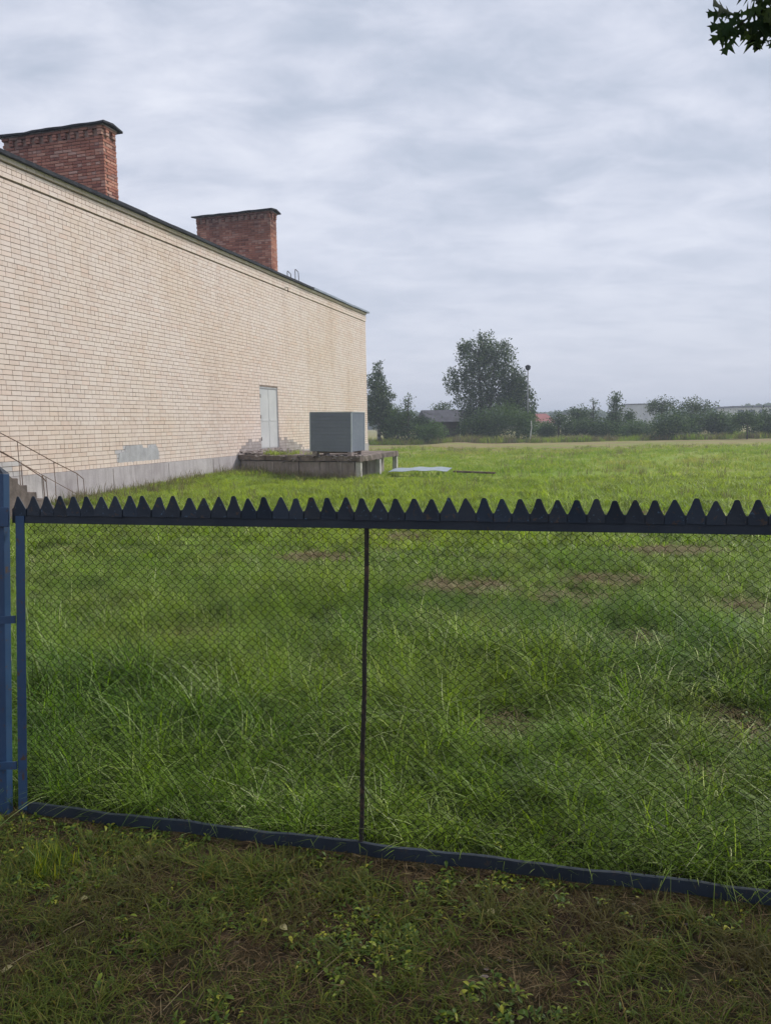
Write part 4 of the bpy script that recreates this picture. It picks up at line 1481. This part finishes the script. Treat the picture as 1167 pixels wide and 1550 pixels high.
# the branch that reaches into the picture
tgt = [Vector((1.14 - ox, 2.47 - oy, 2.80)), Vector((1.30 - ox, 2.45 - oy, 2.80)), Vector((1.10 - ox, 2.45 - oy, 2.83))]
bp = [Vector((0, 0.1, 2.7)), Vector((-1.2, 0.8, 3.0)), Vector((-2.4, 1.4, 3.05)), Vector((1.42 - ox, 2.45 - oy, 2.93))]
q.tube(bp, [0.07, 0.045, 0.025, 0.010], 6)
q.tube([bp[-1], Vector((1.28 - ox, 2.46 - oy, 2.86)), Vector((1.14 - ox, 2.46 - oy, 2.79)), Vector((1.08 - ox, 2.46 - oy, 2.735))], [0.008, 0.006, 0.004, 0.002], 5)
q.tube([bp[-1], Vector((1.30 - ox, 2.44 - oy, 2.80)), Vector((1.19 - ox, 2.43 - oy, 2.72))], [0.007, 0.005, 0.002], 5)
q.build("branch", m_bark, oak, True)
leaf_ms = []
for k in range(4):
    V_, F_ = leaf_geo(True, 0.074 + 0.009 * k, 0.2, 0.15 + 0.08 * k)
    z_ = MB(); z_.pts(V_, F_)
    leaf_ms.append(z_.mesh("leaf", m_oak, True))


def put_leaf(p, az, el, roll, sc_=1.0):
    return link("leaf", leaf_ms[ork.randrange(4)], oak, p, (roll, -el, az))


# rosettes around the hanging tips (x, y, z world; leaves point outward and down)
ros = [((1.045, 2.45, 2.755), 8), ((1.065, 2.46, 2.725), 7), ((1.085, 2.45, 2.745), 5), ((1.125, 2.44, 2.745), 5), ((1.175, 2.43, 2.70), 7), ((1.10, 2.44, 2.80), 7), ((1.15, 2.44, 2.80), 9), ((1.20, 2.43, 2.78), 9), ((1.24, 2.44, 2.83), 8), ((1.30, 2.44, 2.86), 8)]
ros = [((a + 0.03, b, c + 0.015), max(3, int(n_ * 0.75))) for (a, b, c), n_ in ros]
ork = random.Random(21)
for (c_, n_) in ros:
    for k in range(n_):
        el = ork.uniform(-1.2, 0.35)
        az = ork.choice([PI, 0]) + ork.uniform(-0.9, 0.9)
        put_leaf((c_[0] - ox + ork.gauss(0, .006), c_[1] - oy + ork.gauss(0, .012), c_[2] + ork.gauss(0, .006)), az, el, PI / 2 + ork.uniform(-0.6, 0.6))
# rest of the crown
lv, lf = [], []
V0, F0 = leaf_geo(True, 0.13, 0.2, 0.2)
V0 = np.array(V0)
big_leaves = MB()
for t_ in tips:
    if in_view((t_.x + ox, t_.y + oy, t_.z), 0.12):
        continue
    for _ in range(10):
        p_ = t_ + Vector((rnd.gauss(0, .17), rnd.gauss(0, .17), rnd.gauss(0, .15)))
        if in_view((p_.x + ox, p_.y + oy, p_.z), 0.10):
            continue
        Rm = np.array(Euler((rnd.uniform(-1, 1), rnd.uniform(-.4, 1.1), rnd.uniform(0, 6.28))).to_matrix())
        big_leaves.pts((V0 * rnd.uniform(1.0, 1.5)) @ Rm.T + np.array(p_), F0)
tag(big_leaves.build("leaves", m_oak, oak), kind='stuff')

# ------------------------------------------------------------------ far trees and bushes


def crown_mesh(lobes, n, size, mat, trunk_xy=(0, 0), droop=0.0, clump=0.35, seed=0, per=14):
    """lobes: (cx,cy,cz,rx,ry,rz). leaf sprays clumped on shells of the lobes"""
    rg = np.random.default_rng(seed)
    vol = np.array([l_[3] * l_[4] * l_[5] for l_ in lobes]) ** 0.7
    pr_ = vol / vol.sum()
    nc = max(1, n // per)
    li = rg.choice(len(lobes), nc, p=pr_)
    Lb = np.array(lobes)[li]
    d_ = rg.normal(size=(nc, 3))
    d_ /= np.linalg.norm(d_, axis=1)[:, None]
    rad = rg.random(nc) ** 0.38
    jit_ = 1 + rg.normal(0, 0.10, nc)
    C = Lb[:, :3] + d_ * Lb[:, 3:] * (rad * jit_)[:, None]
    C = np.repeat(C, per, 0)
    m_ = len(C)
    off = rg.normal(0, clump, (m_, 3)) * np.array([1, 1, 0.7])
    if droop:
        tt = rg.random(m_)
        off = off * np.array([.6, .6, .5])
        off[:, 2] -= droop * tt
    Pn = C + off
    Pn = Pn[Pn[:, 2] > 0.02]
    m_ = len(Pn)
    a = rg.normal(size=(m_, 3)); a /= np.linalg.norm(a, axis=1)[:, None]
    if droop:
        a[:, 2] -= 0.8
        a /= np.linalg.norm(a, axis=1)[:, None]
    b = np.cross(a, rg.normal(size=(m_, 3))); b /= np.linalg.norm(b, axis=1)[:, None]
    sz_ = size * rg.uniform(0.6, 1.4, m_)[:, None]
    v = np.stack([Pn - a * sz_, Pn + b * sz_ * 0.55, Pn + a * sz_, Pn - b * sz_ * 0.55], 1).reshape(-1, 3)
    f = np.arange(m_ * 4).reshape(-1, 4)
    me_ = bpy.data.meshes.new("crown")
    me_.from_pydata(v.tolist(), [], f.tolist())
    me_.materials.append(mat)
    return me_


def tree(name, x, y, h, lobes, n, size, mat, label, cat="tree", bark=None, droop=0.0, clump=0.3, trunk=True, lean=0.0, per=14, stems=1, group=None):
    t = empty(name, (x, y, 0), label=label, cat=cat, group=group)
    sd = int(abs(x * 131 + y * 17 + h * 7)) % 9999
    link("crown", crown_mesh(lobes, n, size, mat, droop=droop, clump=clump, seed=sd, per=per), t)
    if trunk:
        q = MB()
        zc0 = min(l_[2] for l_ in lobes)
        for k in range(stems):
            a = k * 2.1
            ox_, oy_ = (0.25 * math.cos(a), 0.25 * math.sin(a)) if stems > 1 else (0, 0)
            q.tube([(ox_, oy_, -0.1), (ox_ * 1.5 + lean * .3, oy_, h * .3), (ox_ * 3 + lean, oy_ * 2, h * .62), (ox_ * 4 + lean, oy_ * 2, h * .92)], [0.026 * h, 0.02 * h, 0.012 * h, 0.003 * h], 7)
        rg = random.Random(sd)
        for l_ in lobes:
            for _ in range(3):
                e_ = (l_[0] + rg.uniform(-.7, .7) * l_[3], l_[1] + rg.uniform(-.7, .7) * l_[4], l_[2] + rg.uniform(-.3, .8) * l_[5])
                z_ = max(0.3, min(h * .7, l_[2] - l_[5] * 0.6))
                q.tube([(0, 0, z_), ((e_[0]) * .55, e_[1] * .55, z_ + (e_[2] - z_) * .65), e_], [0.010 * h, 0.006 * h, 0.002 * h], 5)
        q.build("trunk", bark or m_bark, t, True)
    return t


def gx_(px, Y):
    return (px - 583.5) / 1163.5 * Y


def blob(rx, h, zb=0.4, k=4, ry=None, seed=1):
    rg = random.Random(seed)
    out = []
    for i_ in range(k):
        out.append((rg.uniform(-.55, .55) * rx, rg.uniform(-.4, .4) * (ry or rx), zb + (h - zb) * rg.uniform(.3, .62), rx * rg.uniform(.4, .62), (ry or rx) * rg.uniform(.4, .6), (h - zb) * rg.uniform(.28, .42)))
    out.append((rg.uniform(-.2, .2) * rx, 0, h - (h - zb) * 0.3, rx * 0.4, rx * 0.4, (h - zb) * 0.3))
    return out


def cone(rx, h, zb=0.3, k=6):
    out = []
    for i_ in range(k):
        t = (i_ + 0.5) / k
        out.append((rnd.uniform(-.1, .1) * rx, 0, zb + (h - zb) * t, rx * (1 - t) ** .75 + 0.12, rx * (1 - t) ** .75 + .12, (h - zb) / k * 0.8))
    return out


# big spreading birch: coordinates are metres relative to its foot
big = [(-0.7, 0, 7.4, 1.7, 1.7, 1.3), (0.9, 0, 7.5, 1.5, 1.5, 1.2), (0, 0, 5.8, 2.2, 2.0, 1.6), (-2.2, 0.2, 5.5, 1.25, 1.3, 0.9), (-2.7, 0, 4.9, 0.7, 0.8, 0.5), (1.8, 0, 6.0, 1.2, 1.4, 1.2),
       (-1.3, 0, 3.8, 1.3, 1.5, 1.4), (0.6, 0, 3.8, 1.8, 1.6, 1.6), (2.0, 0.1, 4.1, 1.2, 1.3, 1.5), (-0.8, 0, 2.4, 1.4, 1.4, 1.1), (0, 0, 8.8, 0.7, 0.8, 0.5), (1.6, 0, 7.9, 0.6, .7, .6), (-1.6, 0, 8.0, 0.6, .6, .5)]
tree("birch_tree", gx_(735, 64), 64, 8.6, big, 19000, 0.086, m_tree_a, "largest tree with a wide drooping crown standing alone at the field edge", bark=m_birch, droop=0.75, clump=0.24, stems=2, per=16)
tree("birch_tree", gx_(786, 63), 63.4, 6.3, [(0, 0, 5.0, 0.9, 1, 1.1), (0.35, 0, 3.6, 1.15, 1.2, 1.5), (-0.4, 0, 3.8, 1.0, 1.2, 1.4), (0.5, 0, 2.4, 1.05, 1.1, 1.0)], 7500, 0.088, m_tree_a,
     "shorter drooping tree merging into the right side of the largest tree", bark=m_birch, droop=0.8, clump=0.2, per=16)
tree("pointed_tree", gx_(576, 62), 62, 6.9, [(0, 0, 6.0, .45, .5, .8), (-.1, 0, 4.9, .85, .9, .9), (.2, 0, 3.8, 1.15, 1.2, 1.0), (-.3, 0, 2.9, 1.4, 1.4, 1.1), (.4, 0, 2.2, 1.5, 1.5, 1.1), (1.0, 0, 1.4, 1.2, 1.2, .8)], 11000, 0.082, m_tree_a,
     "tall pointed tree just past the right end of the brick building", bark=m_birch, droop=0.3, clump=0.22)
tree("young_tree", gx_(604, 61), 61, 3.2, blob(1.3, 3.1, .2, 5, seed=3), 3500, 0.07, m_tree_b, "rounded green shrub at the foot of the pointed tree", "shrub", clump=.25)
tree("young_tree", gx_(620, 60), 60, 4.0, cone(0.9, 3.9, .3, 7), 1600, 0.07, m_tree_c, "thin spindly young tree between the pointed tree and the dark hut", clump=.18)
tree("bush", gx_(640, 61), 61.5, 2.3, blob(1.3, 2.3, .1, 5, seed=5), 2800, 0.07, m_tree_c, "dark low bush beside the spindly young tree", "bush", clump=.25, trunk=False)
tree("bush", gx_(655, 58), 58.5, 1.9, blob(1.4, 1.8, .05, 5, seed=6), 2600, 0.065, m_tree_b, "greener low bush in front of the dark hut", "bush", clump=.22, trunk=False)
tree("small_tree", gx_(672, 72), 72, 3.8, [(0, 0, 2.9, .9, .9, .6), (.3, 0, 2.2, 1.0, 1, .7)], 1300, 0.08, m_tree_c, "small round tree showing above the dark hut roof", clump=.2)
tree("bush", gx_(762, 60), 60.5, 3.4, blob(2.1, 3.3, .1, 7, seed=8), 7500, 0.075, m_tree_b, "bright green willow bush at the foot of the largest tree", "bush", clump=.28, trunk=False)
tree("bush", gx_(722, 61), 61.5, 2.4, blob(1.7, 2.3, .05, 6, seed=9), 4200, 0.075, m_tree_c, "dark bush left of the willow bush beneath the largest tree", "bush", clump=.26, trunk=False)
tree("bush", gx_(792, 60), 59.8, 2.0, blob(1.1, 2.3, .05, 5, seed=10), 2200, 0.07, m_tree_b, "small green bush at the foot of the lamp pole", "bush", clump=.24, trunk=False)

row = [  # px, Y, h, rx, kind, label
    (826, 64, 1.5, 1.0, 'b', "low bush in front of the red roofed house"),
    (846, 63, 2.6, 1.0, 's', "sparse young tree right of the red roofed house"),
    (862, 64, 1.8, 1.4, 'b', "broad low bush under the sparse young tree"),
    (876, 66, 3.0, 0.8, 'r', "small round headed tree fourth along the hedge row"),
    (898, 65, 3.25, 0.6, 'c', "thin pointed tree between the round headed and the dark conical trees"),
    (892, 62, 1.9, 1.5, 'b', "wide green bush below the thin pointed tree"),
    (932, 65, 3.85, 1.0, 'C', "dark dense conical tree left of the far grey building"),
    (953, 66, 2.4, 0.6, 's', "slim bush touching the right side of the dark conical tree"),
    (925, 61, 1.6, 1.6, 'b', "low bush in front of the dark conical tree"),
    (960, 61, 1.6, 1.5, 'b', "dark low bush in front of the far grey building"),
    (1000, 67, 3.6, 1.2, 'r', "round topped tree right beside the far grey building"),
    (1016, 59, 2.2, 2.0, 'd', "massive dark bush nearest the field in the hedge row"),
    (1053, 66, 3.5, 1.4, 'r', "spreading tree with an open top above the hedge row"),
    (1040, 61, 2.1, 1.5, 'b', "green bush beneath the spreading open topped tree"),
    (1078, 61, 2.2, 1.6, 'd', "dark bush right of the spreading open topped tree"),
    (1103, 62, 2.05, 1.5, 'b', "bush in front of the long far building's left end"),
    (1130, 57, 2.0, 1.2, 't', "small orchard tree with a bare trunk showing below its crown"),
    (1152, 60, 2.15, 1.6, 'd', "rightmost dark bush of the hedge row within view"),
    (1190, 60, 2.3, 1.8, 'b', "bush cut by the right edge of the view"),
    (1240, 61, 2.6, 2.0, 'd', "bush beyond the right edge of the view"),
    (1300, 62, 2.6, 2.0, 'b', "farthest bush beyond the right edge of the view"),
]
for i, (px, Yt, h, rx, kd, lab) in enumerate(row):
    x = gx_(px, Yt)
    dk = m_tree_c if i % 2 else m_tree_a
    if kd == 'b':
        tree("bush", x, Yt, h, blob(rx, h, .05, 6, seed=20 + i), 3400, 0.07, m_tree_c if i % 3 else m_tree_b, lab, "bush", clump=.25, trunk=False)
    elif kd == 'd':
        tree("bush", x, Yt, h, blob(rx, h, .05, 7, seed=20 + i), 5200, 0.075, m_tree_c, lab, "bush", clump=.27, trunk=False)
    elif kd == 's':
        tree("young_tree", x, Yt, h, blob(rx, h, .5, 4, seed=20 + i), 900, 0.07, dk, lab, "tree", clump=.18)
    elif kd == 'c':
        tree("young_tree", x, Yt, h, cone(rx, h, .8, 6), 900, 0.07, dk, lab, "tree", clump=.15)
    elif kd == 'C':
        tree("conical_tree", x, Yt, h, cone(rx, h, .3, 7), 3600, 0.075, m_tree_c, lab, "tree", clump=.2)
    elif kd == 't':
        tree("orchard_tree", x, Yt, h, blob(rx, h, 0.95, 5, seed=20 + i), 2600, 0.065, m_tree_c, lab, "tree", clump=.2)
    else:
        tree("round_tree", x, Yt, h, [(0, 0, h - .75, rx, rx, .6), (.3, 0, h - 1.3, rx * .9, rx, .7), (-.5 * rx, 0, h - 1.0, rx * .6, rx * .6, .5)], 2000, 0.075, dk, lab, "tree", clump=.22)

# far wood as one mass on the skyline
rg = np.random.default_rng(5)
V_, n_ = [], 26000
tx = rg.uniform(-120, 330, n_)
ty = rg.uniform(230, 260, n_)
top = 4.3 + 0.8 * np.sin(tx * .06) + 0.6 * np.sin(tx * .21 + 1) + 0.4 * np.sin(tx * .9)
tz = top * rg.random(n_) ** 0.6
a = rg.normal(size=(n_, 3)); a /= np.linalg.norm(a, axis=1)[:, None]
b = np.cross(a, rg.normal(size=(n_, 3))); b /= np.linalg.norm(b, axis=1)[:, None]
Pn = np.stack([tx, ty, tz], 1)
v = np.stack([Pn - a, Pn + b * .7, Pn + a, Pn - b * .7], 1).reshape(-1, 3)
me = bpy.data.meshes.new("distant_wood")
me.from_pydata(v.tolist(), [], np.arange(n_ * 4).reshape(-1, 4).tolist())
me.materials.append(m_tree_c)
tag(link("distant_wood", me), "low hazy wood along the skyline behind the hedge row", "wood", kind='stuff')

# ------------------------------------------------------------------ far buildings
hut = empty("dark_hut", (gx_(681, 67), 67, 0), (0, 0, 0.25), label="dark wooden hut with a low gabled roof left of the largest tree", cat="hut")
q = MB(); q.box(-1.7, 1.7, 0, 3.5, -0.1, 1.75); q.build("wall", m_hut, hut)
q = MB()
q.pts([(-1.95, -.25, 1.70), (1.95, -.25, 1.70), (1.95, 3.75, 1.70), (-1.95, 3.75, 1.70), (-1.95, 1.75, 2.75), (1.95, 1.75, 2.75)], [(0, 1, 5, 4), (2, 3, 4, 5), (0, 4, 3), (1, 2, 5), (0, 3, 2, 1)])
q.build("roof", m_hutr, hut)
q = MB(); q.box(1.0, 1.09, -0.06, -0.001, 0, 1.8); q.build("door_frame", m_white, hut)
q = MB(); q.box(0.25, 0.95, -0.03, -0.002, 0, 1.6); q.build("door", m_hut, hut)

rh = empty("red_roofed_house", (gx_(822, 98), 98, 0), (0, 0, 0.1), label="distant house with a red pitched roof right of the lamp pole", cat="house")
q = MB(); q.box(-1.1, 1.6, 0, 6, -0.1, 1.6); q.build("wall", m_farw, rh)
q = MB()
q.pts([(-1.3, -.4, 1.4), (1.8, -.4, 1.4), (1.8, 6.4, 1.4), (-1.3, 6.4, 1.4), (-0.9, 3, 2.6), (1.4, 3, 2.6)], [(0, 1, 5, 4), (2, 3, 4, 5), (0, 4, 3), (1, 2, 5), (0, 3, 2, 1)])
q.build("roof", m_redr, rh)

gbd = empty("grey_building", (gx_(970, 150), 150, 0), (0, 0, -0.12), label="distant pale grey building block between the conical and round topped trees", cat="building")
q = MB(); q.box(-2.6, 2.6, 0, 9, -0.2, 4.5); q.build("wall", m_farg, gbd)
q = MB(); q.box(-2.75, 2.75, -.15, 9.1, 4.503, 4.7); q.build("roof", m_hutr, gbd)
for k in range(4):
    q = MB(); q.box(-2.3 + k * 1.2, -2.22 + k * 1.2, -0.06, -0.002, 0, 4.4); q.build("panel_joint", m_farw, gbd)

lb = empty("long_building", (gx_(1150, 175), 175, 0), (0, 0, -0.05), label="long low pale building with a window row on the far right skyline", cat="building")
q = MB(); q.box(-6, 24, 0, 10, -0.2, 3.9); q.build("wall", m_farw, lb)
q = MB(); q.box(-6.4, 24.4, -.4, 10.4, 3.903, 4.3); q.build("roof", m_hutr, lb)
for k in range(12):
    q = MB(); q.box(-5.2 + k * 2.4, -3.8 + k * 2.4, -0.05, -0.002, 2.2, 3.4); q.build("window", m_glass, lb)
lb2 = empty("low_shed", (gx_(900, 190), 190, 0), label="low pale shed roof glimpsed above bushes left of the conical tree", cat="shed")
q = MB(); q.box(-7, -1, 0, 10, -.2, 3.0); q.build("wall", m_farw, lb2)
q = MB(); q.box(-7.3, -0.7, -.4, 10.4, 3.003, 3.5); q.build("roof", m_hutr, lb2)

# lamp pole, white pole
lp = empty("lamp_pole", (gx_(799.5, 60), 60, 0), label="tall grey lamp pole with a small round head before the largest tree", cat="lamp pole")
q = MB(); q.tube([(0, 0, -.1), (0, 0, 3), (0, 0, 5.55)], [0.075, 0.06, 0.045], 8); q.build("pole", m_lamp, lp, True)
q = MB(); q.tube([(0, 0, 5.5), (0, 0, 5.6), (0, 0, 5.82), (0, 0, 5.92)], [0.06, 0.18, 0.22, 0.08], 10); q.build("lamp_head", m_roofm, lp)
q = MB(); q.tube([(0, 0, -.1), (0.03, 0, .7), (0.10, 0, 1.1), (0.06, 0, 1.65)], 0.035, 6)
wp = q.build("white_pole", m_white); wp.location = (gx_(803.5, 58.5), 58.5, 0)
tag(wp, "short bent white pole standing beside the lamp pole's foot", "pole")

# ------------------------------------------------------------------ air
hzb = MB()
hzb.box(-905, 905, -905, 1505, -1.6, 13.0)
m = bpy.data.materials.new("haze_air")
m.use_nodes = True
N_ = m.node_tree.nodes
N_.clear()
o_m = N_.new("ShaderNodeOutputMaterial")
pv = N_.new("ShaderNodeVolumePrincipled")
pv.inputs['Color'].default_value = (0.80, 0.88, 1.0, 1)
pv.inputs['Density'].default_value = 0.0019
m.node_tree.links.new(pv.outputs[0], o_m.inputs['Volume'])
tag(hzb.build("haze", m), kind='stuff')
